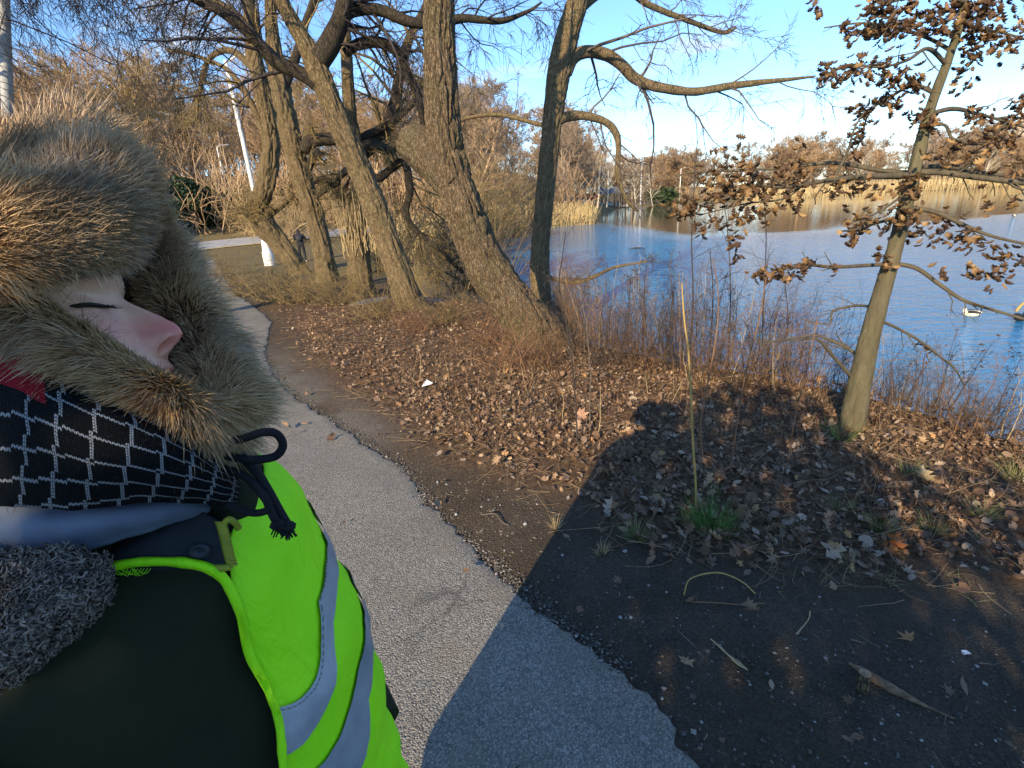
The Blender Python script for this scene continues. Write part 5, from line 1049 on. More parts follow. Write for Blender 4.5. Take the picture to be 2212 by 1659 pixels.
E_ = [(0, 1), (1, 2), (2, 3), (3, 4), (4, 5), (0, 6), (6, 7), (7, 8), (8, 9), (0, 10), (10, 11), (11, 12), (12, 13), (2, 14), (14, 15), (15, 16), (16, 17), (2, 18), (18, 19), (19, 20), (20, 21)]
skin_fig('body', J, E_, M['cloth_black'], wk)
skin_fig('backpack', [(0, -.20, 1.10, .15, .09), (0, -.22, 1.25, .16, .10), (0, -.19, 1.40, .13, .08)], [(0, 1), (1, 2)], simple('backpack', (.03, .03, .04), .7), wk)
skin_fig('face', [(0, .135, 1.60, .05, .055), (0, .14, 1.66, .05, .05)], [(0, 1)], M['skin'], wk)
skin_fig('held_camera', [(-.02, .42, 1.33, .03, .03), (.08, .42, 1.33, .03, .03)], [(0, 1)], M['dark_metal'], wk, 0)
for s in (-1, 1): skin_fig('shoe', [(.135*s, -.05 if s > 0 else -.12, .04, .045, .04), (.14*s, .13 if s > 0 else .05, .035, .045, .03)], [(0, 1)], M['white_paint'], wk)

def duck(u, v, heading, L, lab, dark=False, tucked=True):
    p = G(u, v, WATER); rt = thing('duck', p, lab, 'duck'); rt.rotation_euler = (0, 0, heading)
    wb = simple('pale plumage' if not dark else 'dark plumage', (.72, .66, .52) if not dark else (.03, .028, .026), .7, var=.15); db = simple('black plumage', (.02, .02, .022), .5)
    b_ = skin_fig('body', [(-.40*L, 0, .22*L, .06*L, .04*L), (-.22*L, 0, .15*L, .17*L, .16*L), (0, 0, .13*L, .22*L, .20*L), (.22*L, 0, .13*L, .16*L, .15*L), (.30*L, 0, .26*L, .08*L, .08*L), (.30*L if not tucked else .20*L, 0, .38*L, .085*L, .085*L)], [(0, 1), (1, 2), (2, 3), (3, 4), (4, 5)], wb, rt)
    skin_fig('wing', [(-.36*L, .15*L, .20*L, .03*L, .02*L), (-.05*L, .15*L, .25*L, .11*L, .08*L), (.15*L, .13*L, .22*L, .07*L, .07*L)], [(0, 1), (1, 2)], db, rt); skin_fig('wing', [(-.36*L, -.15*L, .20*L, .03*L, .02*L), (-.05*L, -.15*L, .25*L, .11*L, .08*L), (.15*L, -.13*L, .22*L, .07*L, .07*L)], [(0, 1), (1, 2)], db, rt)
    x = .32*L if not tucked else .22*L; skin_fig('head', [(x, 0, .39*L, .088*L, .088*L), (x+.06*L, 0, .39*L, .07*L, .07*L)], [(0, 1)], db, rt); skin_fig('beak', [(x+.12*L, 0, .37*L, .035*L, .02*L), (x+.22*L, 0, .355*L, .03*L, .012*L)], [(0, 1)], simple('beak', (.35, .25, .08), .5), rt)
duck(2096, 683, 2.5, .46, 'white-sided duck floating on the blue water right of the oak sapling')
duck(2203, 692, 0.3, .46, 'dark duck at the right edge of the picture', True)
duck(2190, 468, 1.0, .5, 'white duck far out on the lake, near the right edge', False); 
def lowlog(u, v, l, a, lab):
    p = G(u, v, WATER); P = np.array([(p[0]-l*cos(a), p[1]-l*sin(a), WATER-.02, .03), (p[0], p[1], WATER+.02, .06), (p[0]+l*cos(a), p[1]+l*sin(a), WATER-.01, .02)]); mb = MB(); trunk_mesh(mb, P, 8, 14, .01, 6, 3, 3); tag(mb.build('floating_log', M['bark_dark'], None), lab, 'log')
lowlog(1250, 606, .35, .1, 'short dark log floating on the water right of the bank trunk'); lowlog(1375, 537, .5, .0, 'small dark driftwood on the rippled water farther out')
p = G(2192, 672, WATER); P = np.array([(p[0], p[1], WATER-.2, .03), (p[0]+.06, p[1], WATER+.06, .03), (p[0]+.22, p[1], WATER+.24, .02)]); mb = MB(); trunk_mesh(mb, P, 8, 14, .003); tag(mb.build('broken_branch', M['cane'], None), 'tan broken branch sticking out of the water beside the dark duck', 'branch')

# far shore: path, lawn edge, playground rail, shelter, walkers, bin, tower
def strip(name, pts, w, mat, dz, kind='structure'):
    c_ = catmull(np.hstack([np.array(pts), np.zeros((len(pts), 2))]), 60)[:, :2]; n_ = unit(np.gradient(c_, axis=0)); n_ = np.stack([-n_[:, 1], n_[:, 0]], 1); X_ = c_[:, None]+n_[:, None]*np.linspace(-w/2, w/2, 7)[None, :, None]
    mb = MB(); mb.grid(np.dstack([X_, H(X_[..., 0], X_[..., 1])+dz]), .5, flip=True); mb.build(name, mat, None, kind=kind)
strip('far_bank', [(10.5, 91), (16.5, 111), (24, 127), (37, 148.5), (51, 160), (68, 152), (80, 139)], 5.5, simple('dry grass bank', (.42, .30, .12), .9, var=.3, scale=.6), .10)
strip('far_path', [(12, 100), (22, 123), (34, 146), (52, 167), (80, 176), (110, 172)], 4.5, simple('far path', (.50, .46, .40), .9, var=.1, scale=1), .16)
def shore(u, d): p = Yp(u, 440, d); return p[0], p[1], float(H(p[0], p[1]))
x, y, z = shore(1266, 112); rt = thing('rail_fence', (x, y, z), 'low red fence by the water at the far end of the lake', 'fence')
for k in range(5): mb = MB(); tubes(mb, np.array([[(x-2.4+1.2*k, y, z-.1), (x-2.4+1.2*k, y, z+.6), (x-2.4+1.2*k, y, z+1.3)]]), np.full((1, 3), .12), 5); mb.build('post', M['red_paint'], rt)
for h in (.5, 1.15): mb = MB(); tubes(mb, np.array([[(x-2.5, y, z+h), (x, y, z+h), (x+2.5, y, z+h)]]), np.full((1, 3), .13), 4); mb.build('rail', M['red_paint'], rt)
x, y, z = shore(1318, 128); rt = thing('park_shelter', (x, y, z), 'small grey shelter with posts behind the far waterside', 'shelter')
for sx_ in (-3, -1, 1, 3): mb = MB(); tubes(mb, np.array([[(x+sx_, y, z-.1), (x+sx_, y, z+1.5), (x+sx_, y, z+3)]]), np.full((1, 3), .12), 6); mb.build('post', M['dark_metal'], rt)
mb = MB(); mb.grid(np.array([[(x-4, y-2.5, z+3), (x+4, y-2.5, z+3)], [(x-3, y, z+4.4), (x+3, y, z+4.4)], [(x-4, y+2.5, z+3), (x+4, y+2.5, z+3)], [(x-4, y-2.5, z+2.98), (x+4, y-2.5, z+2.98)]]), .5); mb.build('roof', M['stone_dark'], rt, False)
mb = MB()
for k in (-2, 0, 2): 
    c_ = np.array([[(x+k-.7, y-.3, z+.2), (x+k+.7, y-.3, z+.2)], [(x+k-.7, y-.3, z+.85), (x+k+.7, y-.3, z+.85)], [(x+k-.7, y+.3, z+.9), (x+k+.7, y+.3, z+.9)]]); mb.grid(c_, .5)
mb.build('bench', M['grey_metal'], rt, False)
for i, (u, d, col, lab) in enumerate([(1335, 122, (.03, .03, .04), 'tiny dark-clothed person on the far waterside path, near the shelter'), (1355, 124, (.45, .42, .40), 'tiny pale-clothed person on the far path, right of the shelter'), (1425, 150, (.04, .035, .04), 'tiny dark-clothed person at the far end of the path beside the bin')]):
    x, y, z = shore(u, d); rt = thing('person', (x, y, z), lab, 'person')
    skin_fig('body', [(0, 0, .95, .17, .14), (0, 0, 1.4, .2, .14), (0, 0, 1.55, .07, .07), (0, 0, 1.68, .1, .11), (.12, .0, .5, .09, .09), (.16, .1, .05, .08, .08), (-.12, 0, .5, .09, .09), (-.16, -.1, .05, .08, .08), (.3, .05, 1.1, .06, .06), (-.3, -.05, 1.1, .06, .06)], [(0, 1), (1, 2), (2, 3), (0, 4), (4, 5), (0, 6), (6, 7), (1, 8), (1, 9)], simple('far clothing', col, .9), rt, 1)
x, y, z = shore(1437, 150); rt = thing('litter_bin', (x, y, z), 'dark litter bin beside the far path', 'bin'); th = np.linspace(0, 2*pi, 11)[:-1]
mb = MB(); mb.grid(np.array([[(x+q*cos(a), y+q*sin(a), z+h) for a in th] for h, q in ((0, .42), (1.1, .5), (1.12, .52), (1.2, .52))]), .5, wrap=True); mb.build('body', M['dark_metal'], rt); mb = MB(); mb.grid(np.array([[(x+q*cos(a), y+q*sin(a), z+h) for a in th] for h, q in ((1.21, .54), (1.4, .3), (1.42, .01))]), .5, wrap=True); mb.build('lid', M['dark_metal'], rt)
# towers far behind the trees
for (u, v0, d, w, h, lab) in [(2180, 300, 620, 15, 64, 'pale apartment tower far behind the trees at the right'), (2128, 330, 640, 17, 52, 'lower pale apartment block left of the far tower')]:
    p = Yp(u, 400, d); x, y = p[0], p[1]; z = 0; rt = thing('apartment_tower', (x, y, z), lab, 'building'); a = atan2(x, y)
    def bx(nm, cx_b, cy_b, z0, z1, wx, wy, m):
        c_ = np.array([[(-wx/2, -wy/2), (wx/2, -wy/2), (wx/2, wy/2), (-wx/2, wy/2)]])[0]; pts = [(cx_b+q[0], cy_b+q[1]) for q in c_]; W = [(x+px_*cos(a)+py_*sin(a), y-px_*sin(a)+py_*cos(a)) for px_, py_ in pts]
        V = np.array([[(*q, z0) for q in W], [(*q, z1) for q in W]]); mb = MB(); mb.grid(V, .5, wrap=True); mb.add(V[1], [(0, 1, 2, 3)]); return mb.build(nm, m, rt, False)
    bx('wall', 0, 0, -4, h, w, w, simple('tower brick', (.72, .60, .42), .9, var=.08, scale=.05)); bx('roof_parapet', 0, 0, h, h+1.2, w+.4, w+.4, M['white_paint'])
    glass = simple('tower windows', (.16, .17, .19), .3)
    for fl in range(int(h/3.4)):
        for k in range(4):
            if fl*3.4 > 22: bx('window', (k-1.5)*w/4.4, -w/2-.06, fl*3.4+1, fl*3.4+2.6, w/7, .12, glass)
# ------------------------------------------------------------------ the person in the fur hood
r = np.random.default_rng(404)
KD = 0.80
def q_(u, v, d): return Q(u, v, d*KD)
person = thing('person', (-.45, .50, 0), 'person in profile wearing a fur-trimmed hood, patterned scarf, dark coat and bright green safety vest', 'person')
def patch(rows, nu=40, nv=24, jit=0.0, seed=0, sc_=30):
    A = np.array([catmull(np.array([q_(*p) for p in row]), nu) for row in rows])
    B = np.array([catmull(A[:, j], nv) for j in range(nu)])          # nu, nv, 3
    B = np.swapaxes(B, 0, 1)
    if jit:
        n = unit(np.cross(np.gradient(B, axis=0), np.gradient(B, axis=1))); B = B+n*(jit*fbm(B[..., 0]*sc_, B[..., 1]*sc_, B[..., 2]*sc_, seed, 4))[..., None]
    vv, uu_ = np.meshgrid(np.linspace(0, 1, nv), np.linspace(0, 1, nu), indexing='ij')
    return B, np.stack([uu_, vv], -1)
def sheet(name, rows, mat, nu=40, nv=24, jit=0.0, th=.004, parent=person, seed=0, sc_=30):
    B, UVg = patch(rows, nu, nv, jit, seed, sc_); mb = MB(); mb.grid(B, .5, uv=UVg); o = mb.build(name, mat, parent)
    m = o.modifiers.new('solid', 'SOLIDIFY'); m.thickness = th; m.offset = 0; return o
M['coat'] = simple('dark olive coat cloth', (.019, .0225, .0105), .85, var=.25, scale=9, bump=.4, bs=420, bd=.001, spec=.2)
M['coat_collar'] = simple('dark grey collar lining', (.018, .022, .025), .8, var=.2, scale=20, bump=.3, bs=300, bd=.001)
t = NT('fluorescent green cloth'); p = t.coords('Object')
M['vest'] = t.out(t.ramp(t.noise(p, 9, 5), [(.3, (.34, .93, .005)), (.7, (.43, 1.0, .008))]), .65, t.bump(t.math('ADD', t.noise(t.scale(p, (1, 1, .5)), 16, 4, .55, .8), t.math('MULTIPLY', t.noise(p, 700, 2), .06)), .6, .02), .3)
t = NT('silver reflective tape'); p = t.coords('Object')
M['tape'] = t.out(t.ramp(t.noise(p, 18, 4), [(.3, (.30, .315, .34)), (.7, (.42, .435, .46))]), .42, t.bump(t.math('ADD', t.noise(p, 22, 4), t.math('MULTIPLY', t.voro(p, 900), .10)), .45, .008), .5, Metallic=.25)

# torso ring model: phi 0 faces the way the person looks (+X), -90 is the side towards the camera
sil = np.array([Yp(u, v, .50)[[0, 2]] for u, v in [(598, 1129), (634, 1176), (670, 1254), (717, 1337), (759, 1389), (795, 1488), (827, 1592), (842, 1665)]])
oz = np.argsort(sil[:, 1]); sil = sil[oz]
zs = np.concatenate([[.30, .70], sil[:, 1], [sil[-1, 1]+.05, sil[-1, 1]+.12]]); xf = np.concatenate([[sil[0, 0]+.035, sil[0, 0]+.02], sil[:, 0], [sil[-1, 0]-.045, sil[-1, 0]-.11]])  # unseen coat skirt lengthened to give its cast shadow a straight edge
ZT = sil[-1, 1]
def torso(phi, z, off=0.0):
    phi, z = np.broadcast_arrays(np.asarray(phi, float), np.asarray(z, float))
    f = np.interp(z, zs, xf); k = sstep(ZT-.06, ZT+.14, z)
    back = -.74+.16*k; a = (f-back)/2-.012; c = (f+back)/2-.006; b = .215-.12*k+.02*sstep(.95, .7, z)
    cs, sn = np.cos(phi), np.sin(phi); e = .85
    return np.stack([c+(a+off)*np.sign(cs)*np.abs(cs)**e, .50+(b+off)*np.sign(sn)*np.abs(sn)**e, z], -1)
def hit(u, v, off, full=False):
    """where the ray of a pixel first meets the torso surface: phi, z"""
    d = ray(u, v)
    for s in np.linspace(.25, .95, 900):
        pt = CAM+d*s; z = pt[2]
        f = np.interp(z, zs, xf); k = sstep(ZT-.06, ZT+.14, z); back = -.74+.16*k; a = (f-back)/2-.012+off; c = (f+back)/2-.006; b = .215-.12*k+.02*sstep(.95, .7, z)+off
        if (abs(pt[0]-c)/a)**(2/.85)+(abs(pt[1]-.5)/b)**(2/.85) < 1:
            x_, y_ = np.sign(pt[0]-c)*(abs(pt[0]-c)/a)**(1/.85), np.sign(pt[1]-.5)*(abs(pt[1]-.5)/b)**(1/.85)
            return (atan2(y_, x_), z, s) if full else (atan2(y_, x_), z)
    return None
ph = np.linspace(-pi, pi, 73)[:-1]; zz_ = np.linspace(.32, ZT+.12, 70); PH, ZZ = np.meshgrid(ph, zz_)
V = torso(PH, ZZ); V[..., :2] += .006*fbm(PH*2, ZZ*9, 0, 3, 4)[..., None]
mb = MB(); mb.grid(V, .5, wrap=True); mb.build('coat', M['coat'], person)
left_edge = [(615, 1690), (612, 1655), (604, 1560), (578, 1490), (545, 1430), (530, 1385), (518, 1320), (500, 1272), (470, 1236), (497, 1222), (492, 1165), (505, 1140), (525, 1105), (541, 1072)]
le = [hit(u, v, .012) for u, v in left_edge]; le = np.array([x for x in le if x is not None]); le = le[np.argsort(le[:, 1])]
zv = np.linspace(.66, le[-1, 1], 110); p0 = np.interp(zv, le[:, 1], le[:, 0]); p0 = np.where(zv < le[0, 1], le[0, 0], p0)
tt_ = np.linspace(0, 1, 60); PHv = p0[:, None]+(1.9-p0[:, None])*tt_[None]; ZV = np.repeat(zv[:, None], 60, 1)
off = .012+.008*fbm(PHv*3, ZV*7, 0, 8, 4)+.0025*np.abs(fbm(PHv*9+ZV*14, ZV*22, 0, 28, 3))+.004*np.sin(ZV*46+PHv*5)*sstep(-1.2, .2, PHv)*sstep(1.3, 1.0, ZV)
V = torso(PHv, ZV, 0); V = V+(torso(PHv, ZV, 1.0)-torso(PHv, ZV, 0))*off[..., None]
mb = MB(); mb.grid(V, .5); vest = mb.build('safety_vest', M['vest'], person); m = vest.modifiers.new('solid', 'SOLIDIFY'); m.thickness = .002; m.offset = -1
def band(edge_a, edge_b, name):
    A = np.array([hit(u, v, .017) or (np.nan, np.nan) for u, v in edge_a]); B_ = np.array([hit(u, v, .017) or (np.nan, np.nan) for u, v in edge_b])
    A = A[~np.isnan(A[:, 0])]; B_ = B_[~np.isnan(B_[:, 0])]
    def fit(E2):
        k = np.polyfit(E2[:, 0], E2[:, 1], 2 if len(E2) > 3 else 1); x_ = np.linspace(E2[:, 0].min()-.01, 1.5, 70); xm = E2[:, 0].max()
        zf = np.where(x_ <= xm, np.polyval(k, x_), np.polyval(k, xm)+.05*(x_-xm)); return np.stack([x_, zf], 1)
    a, b2 = fit(A), fit(B_)
    g = a[None]+(b2-a)[None]*np.linspace(0, 1, 14)[:, None, None]
    of = .0165+.008*fbm(g[..., 0]*3, g[..., 1]*7, 0, 8, 4)+.0025*np.abs(fbm(g[..., 0]*9+g[..., 1]*14, g[..., 1]*22, 0, 28, 3))+.004*np.sin(g[..., 1]*46+g[..., 0]*5)*sstep(-1.2, .2, g[..., 0])*sstep(1.3, 1.0, g[..., 1])
    Vb = torso(g[..., 0], g[..., 1], 0); Vb = Vb+(torso(g[..., 0], g[..., 1], 1.0)-Vb)*of[..., None]
    mb = MB(); mb.grid(Vb, .5); mb.build(name, M['tape'], vest)
band([(676, 1279), (690, 1320), (703, 1368), (686, 1436), (655, 1498), (603, 1532)], [(708, 1326), (734, 1420), (722, 1488), (676, 1566), (613, 1644)], 'reflective_band')
band([(772, 1446), (764, 1524), (733, 1592), (676, 1661), (650, 1690)], [(794, 1508), (793, 1586), (775, 1659), (765, 1690)], 'reflective_band')
def seam(edge, name):
    E2 = np.array([h for h in (hit(u, v, .017) for u, v in edge) if h is not None]); k = np.polyfit(E2[:, 0], E2[:, 1], 2); x_ = np.linspace(E2[:, 0].min(), E2[:, 0].max()+.25, 90); zf = np.where(x_ <= E2[:, 0].max(), np.polyval(k, x_), np.polyval(k, E2[:, 0].max())+.05*(x_-E2[:, 0].max()))
    o_ = .0172+.008*fbm(x_*3, zf*7, 0, 8, 4)+.0025*np.abs(fbm(x_*9+zf*14, zf*22, 0, 28, 3)); Pq_ = torso(x_, zf, 0); Pq_ = Pq_+(torso(x_, zf, 1.0)-Pq_)*o_[:, None]
    mb = MB(); seg = np.array([Pq_[i:i+3] for i in range(0, 87, 3)]); tubes(mb, seg, np.full((len(seg), 3), .0006)*np.array([.6, 1, .6]), 4); mb.build(name, M['thread'], vest)
M['thread'] = simple('grey stitching thread', (.16, .18, .15), .8)
for d_ in (5,):
    seam([(676+d_*.4, 1279-d_), (690+d_*.4, 1320-d_), (703+d_*.6, 1368-d_*.5), (686+d_, 1436+d_), (655+d_, 1498+d_), (603+d_, 1532+d_)] if d_ > 0 else [(734-4, 1420-4), (722-5, 1488-5), (676-5, 1566-5), (613-3, 1644-6)], 'stitching')
# hem binding and loose threads along the armhole
def cord(name, pts, rad, mat, parent=person, n=60, sides=10, amp=0.0):
    P = np.array([(*q_(u, v, d), rad) for u, v, d in pts]); mb = MB(); trunk_mesh(mb, P, sides, n, amp, 40, 90, 5, lump=.05); return mb.build(name, mat, parent)
hem = [(232, 1226, .565), (300, 1214, .57), (380, 1214, .575), (440, 1224, .585), (478, 1246, .595), (500, 1280, .60), (518, 1325, .605)]
for u, v in [(530, 1385), (545, 1430), (578, 1490), (602, 1560), (611, 1655), (614, 1685)]:
    h_ = hit(u, v, .018, True)
    if h_: hem.append((u, v, h_[2]/KD-.002))
B, UVg = patch([[(u+3, v-4, d+.002) for u, v, d in hem], [(u+1, v, d-.003) for u, v, d in hem], [(u-2, v+4, d) for u, v, d in hem]], 60, 10, .0015, 4, 60); mb = MB(); mb.grid(B, .5)
o = mb.build('binding', M['vest'], vest); m = o.modifiers.new('solid', 'SOLIDIFY'); m.thickness = .003
mb = MB()
for k in range(9):
    u0 = 248+k*7; P = np.array([[q_(u0-6+2*r.normal(), 1232+r.normal()*2, .563), q_(u0+4, 1238+r.uniform(0, 8), .56), q_(u0+14, 1238+r.uniform(0, 8), .56), q_(u0+22, 1228, .563)]]); tubes(mb, P, np.full((1, 4), .00035), 3)
mb.build('loose_threads', M['vest'], vest)
# sleeve towards the camera: upper arm down, forearm to the pocket
sh_ = [(-.66, .43, 1.47, .05), (-.60, .36, 1.42, .105), (-.555, .315, 1.33, .112), (-.50, .275, 1.20, .108), (-.46, .26, 1.08, .10), (-.41, .28, .99, .092), (-.34, .33, .93, .085), (-.27, .40, .90, .06)]
mb = MB(); trunk_mesh(mb, np.array(sh_), 90, 200, .022, 6, 14, 12, lump=.07); mb.build('sleeve', M['coat'], person)
mb = MB(); trunk_mesh(mb, np.array([(-.58, .62, 1.40, .10), (-.56, .71, 1.30, .105), (-.52, .74, 1.15, .10), (-.47, .74, 1.03, .095), (-.38, .70, .95, .085), (-.29, .62, .91, .06)]), 40, 80, .006, 8, 8, 13, lump=.06); mb.build('sleeve', M['coat'], person)
for s in (-1, 1):
    skin_fig('trouser_leg', [(-.02, .10*s, .72, .13, .12), (0, .11*s, .50, .09, .09), (-.01, .12*s, .10, .07, .07)], [(0, 1), (1, 2)], M['cloth_dark'], person)
    skin_fig('boot', [(-.03, .12*s, .16, .07, .07), (-.02, .12*s, .05, .06, .055), (.10, .13*s, .04, .055, .04), (.19, .135*s, .035, .045, .03)], [(0, 1), (1, 2), (2, 3)], M['cloth_black'], person)

# face and head: one closed surface; nose tip at the origin, f forward, h up, w to the side
a_ = radians(24); yw = radians(-19); FS = 1.24
Ff0 = RT*cos(yw)-fw*sin(yw); Ff = Ff0*cos(a_)+UP*sin(a_); Fu = UP*cos(a_)-Ff0*sin(a_); Fl = np.cross(Ff, Fu)
tip = q_(396, 710, .615)
hk = np.array([-.11, -.095, -.080, -.066, -.050, -.038, -.030, -.024, -.014, 0, .020, .038, .052, .072, .10, .125, .145, .155])
fk = np.array([-.075, -.055, -.034, -.024, -.029, -.022, -.026, -.021, -.024, -.027, -.029, -.030, -.025, -.027, -.036, -.055, -.085, -.12])
hh_ = np.concatenate([np.linspace(-.11, -.05, 26), np.linspace(-.049, .06, 96), np.linspace(.062, .155, 34)])
fr = catmull(np.stack([hk, fk, 0*hk, 0*hk], 1), 600); front = np.interp(hh_, fr[:, 0], fr[:, 1])
ps = np.concatenate([np.linspace(-pi, -.95, 16)[:-1], np.linspace(-.95, .95, 130), np.linspace(.95, pi, 16)[1:-1]])
PS, HH = np.meshgrid(ps, hh_); FR = np.repeat(front[:, None], len(ps), 1)
cf = -.088; wid = .058*np.sqrt(np.clip(1-((HH-.028)/.135)**2, .02, 1)); back = .055*np.sqrt(np.clip(1-((HH-.035)/.125)**2, .02, 1))
cs, sn = np.cos(PS), np.sin(PS)
f = np.where(cs > 0, cf+(FR-cf)*np.abs(cs)**.62, cf-back*np.abs(cs)); w = wid*np.sign(sn)*np.abs(sn)**.9
g = lambda x, s: np.exp(-(x/s)**2)
hn = np.interp(HH, [-.017, -.0125, -.008, -.003, .002, .007, .018, .032, .042], [0, .0095, .0195, .0242, .0250, .0235, .0158, .0052, 0]); wn_ = np.interp(HH, [-.016, 0, .010, .034], [.0100, .0105, .0082, .0064])
fm = (cs > 0)
f = f+fm*hn*np.exp(-np.abs(w/wn_)**2.1)
for s in (-1, 1):
    f = f+fm*.012*g(HH+.0045, .0072)*g(w-s*.0128, .0056)             # nostril wings
    f = f-fm*.016*g(HH+.0092, .0030)*g(w-s*.0078, .0042)               # nostrils
    f = f-fm*.010*g(HH-.034, .012)*g(w-s*.030, .015)+fm*.007*g(HH-.032, .009)*g(w-s*.031, .012)   # sockets and lids
    f = f-fm*.0022*g(HH-.0285, .0016)*g(w-s*.031, .011)
    f = f+fm*.006*g(HH-.006, .020)*g(w-s*.042, .018)                   # cheeks
f = f-fm*.0035*g(HH+.031, .0018)*g(w, .02)
Vh = tip+FS*(Ff*f[..., None]+Fu*HH[..., None]+Fl*w[..., None])
pink = np.clip(1.0*g(HH-.002, .016)*g(w, .022)*fm+.45*g(HH-.008, .018)*(g(w-.04, .018)+g(w+.04, .018))*fm+.9*g(HH+.031, .009)*g(w, .022)*fm, 0, 1)
t = NT('face skin'); p = t.pos()
base = t.ramp(t.noise(p, 120, 4), [(.3, (.72, .40, .25)), (.7, (.80, .475, .305))])
base = t.mix(t.math('MULTIPLY', t.ramp(t.noise(p, 55, 5, .65), [(.45, 0.0), (.7, 1.0)]), .35), base, (.62, .27, .20))
M['face'] = t.out(t.mix(t.attr('tint'), base, (.74, .22, .16)), .42, t.bump(t.math('ADD', t.noise(p, 1100, 3), t.math('MULTIPLY', t.voro(p, 700), .8)), .35, .0007), .4)
M['face'].node_tree.nodes['Principled BSDF'].inputs['Subsurface Weight'].default_value = .12
M['face'].node_tree.nodes['Principled BSDF'].inputs['Subsurface Radius'].default_value = (.012, .004, .002)
Vh = Vh+.0006*(FS*unit(Vh-tip.reshape(1,1,3)+Ff*.1))*fbm(Vh[..., 0]*160, Vh[..., 1]*160, Vh[..., 2]*160, 44, 3)[..., None]
mb = MB(); mb.grid(Vh, pink, wrap=True, flip=True); head = mb.build('head', M['face'], person)
def fs(h, wv):
    i = np.argmin(np.abs(hh_-h)); row = w[i, 15:145]; k = 15+np.argmin(np.abs(row-wv)); return Vh[i, k]
M['hair_dark'] = simple('dark lashes and hair', (.015, .011, .010), .5)
for s in (-1, 1):
    L_ = [fs(.0285, s*q)+Ff*.0012 for q in np.linspace(.016, .050, 9)]; mb = MB(); tubes(mb, np.array([L_]), np.array([[.0007, .0014, .0021, .0026, .0028, .0027, .0022, .0015, .0008]]), 5)
    for k in range(44):
        q = r.uniform(.018, .052); p0_ = fs(.0285, s*q)+Ff*.001; dd = Ff*.010+Fl*s*(.003+.12*(q-.03))-Fu*(.004+r.uniform(0, .004)); tubes(mb, np.array([[p0_, p0_+dd*.5, p0_+dd+Fu*.002]]), np.array([[.0004, .0003, .0001]]), 3)
    mb.build('eyelashes', M['hair_dark'], head)
    mb = MB()
    for k in range(110):
        q = r.uniform(.012, .050); p0_ = fs(.051+.004*sin(q*60)+r.normal(0, .0022), s*q); dd = Fl*s*.009+Fu*r.normal(.001, .002)+Ff*.002; tubes(mb, np.array([[p0_, p0_+dd*.5, p0_+dd]]), np.array([[.0004, .0003, .0001]]), 3)
    mb.build('eyebrow', M['hair_dark'], head)

# loose hairs of the hood straying over the cheek and brow
_P = []; _R = []
for k in range(46):
    a0 = fs(r.uniform(-.02, .07), r.uniform(.046, .058))+Fl*.004; dd = unit((Ff*r.uniform(.3, 1)+Fu*r.normal(-.15, .35)+Fl*.25)[None])[0]; L0 = r.uniform(.012, .034)
    _P.append([a0, a0+dd*L0*.5+Fl*.002, a0+dd*L0+Fu*r.normal(0, .003)]); _R.append([.00017, .00015, .00005])
mb = MB(); tubes(mb, np.array(_P), np.array(_R), 3); mb.build('stray_hairs', simple('brown stray fur', (.14, .09, .05), .6), head, kind='stuff')
# hood shell behind the fur, dark inside
hc = q_(-70, 520, .66)
def ell(c, ax, rad, nl_=40, nb=24, j=.0, seed=0):
    th = np.linspace(0, 2*pi, nl_+1)[:-1]; phh = np.linspace(-pi/2, pi/2, nb); TH, PHH = np.meshgrid(th, phh)
    d = np.stack([np.cos(PHH)*np.cos(TH), np.cos(PHH)*np.sin(TH), np.sin(PHH)], -1); s = 1+j*fbm(d[..., 0]*3, d[..., 1]*3, d[..., 2]*3, seed, 3)
    return c+((d*np.array(rad))*s[..., None]) @ np.array(ax)
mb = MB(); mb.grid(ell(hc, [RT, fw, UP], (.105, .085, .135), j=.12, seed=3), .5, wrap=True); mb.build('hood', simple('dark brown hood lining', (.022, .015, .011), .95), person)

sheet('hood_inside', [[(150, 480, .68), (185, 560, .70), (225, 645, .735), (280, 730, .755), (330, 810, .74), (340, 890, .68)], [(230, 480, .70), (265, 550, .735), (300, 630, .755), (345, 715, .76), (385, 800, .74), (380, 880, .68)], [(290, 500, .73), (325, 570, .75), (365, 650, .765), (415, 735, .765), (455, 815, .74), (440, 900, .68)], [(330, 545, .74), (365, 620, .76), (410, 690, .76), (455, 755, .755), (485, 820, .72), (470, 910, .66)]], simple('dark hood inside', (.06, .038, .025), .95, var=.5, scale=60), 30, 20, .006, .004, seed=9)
# fur ruff: ring round the face opening
ring = [(205, 428, .60, 80), (280, 458, .655, 74), (325, 535, .695, 66), (370, 625, .71, 62), (425, 722, .70, 66), (472, 815, .675, 66), (470, 890, .63, 56), (405, 872, .575, 42), (325, 825, .535, 38), (215, 760, .515, 38), (108, 690, .505, 40), (-5, 605, .51, 52), (10, 510, .545, 84), (115, 440, .575, 80), (205, 428, .60, 80)]
RP = np.array([(*q_(u, v, d), px_*d*KD/F) for u, v, d, px_ in ring]); RC = catmull(RP, 240)
ctr = RC[:, :3].mean(0); Tn = unit(np.gradient(RC[:, :3], axis=0))
nrm = np.cross(RC[60, :3]-ctr, RC[120, :3]-ctr); nrm /= np.linalg.norm(nrm)
if nrm @ Ff < 0: nrm = -nrm
O_ = unit((RC[:, :3]-ctr)-((RC[:, :3]-ctr)*Tn).sum(1, keepdims=True)*Tn); N_ = np.cross(Tn, O_); N_ = np.where((N_ @ nrm)[:, None] < 0, -N_, N_)
ba = np.linspace(0, 2*pi, 25)[:-1]
Vr = RC[:, None, :3]+.62*RC[:, None, 3:4]*(O_[:, None]*np.cos(ba)[None, :, None]+N_[:, None]*np.sin(ba)[None, :, None])
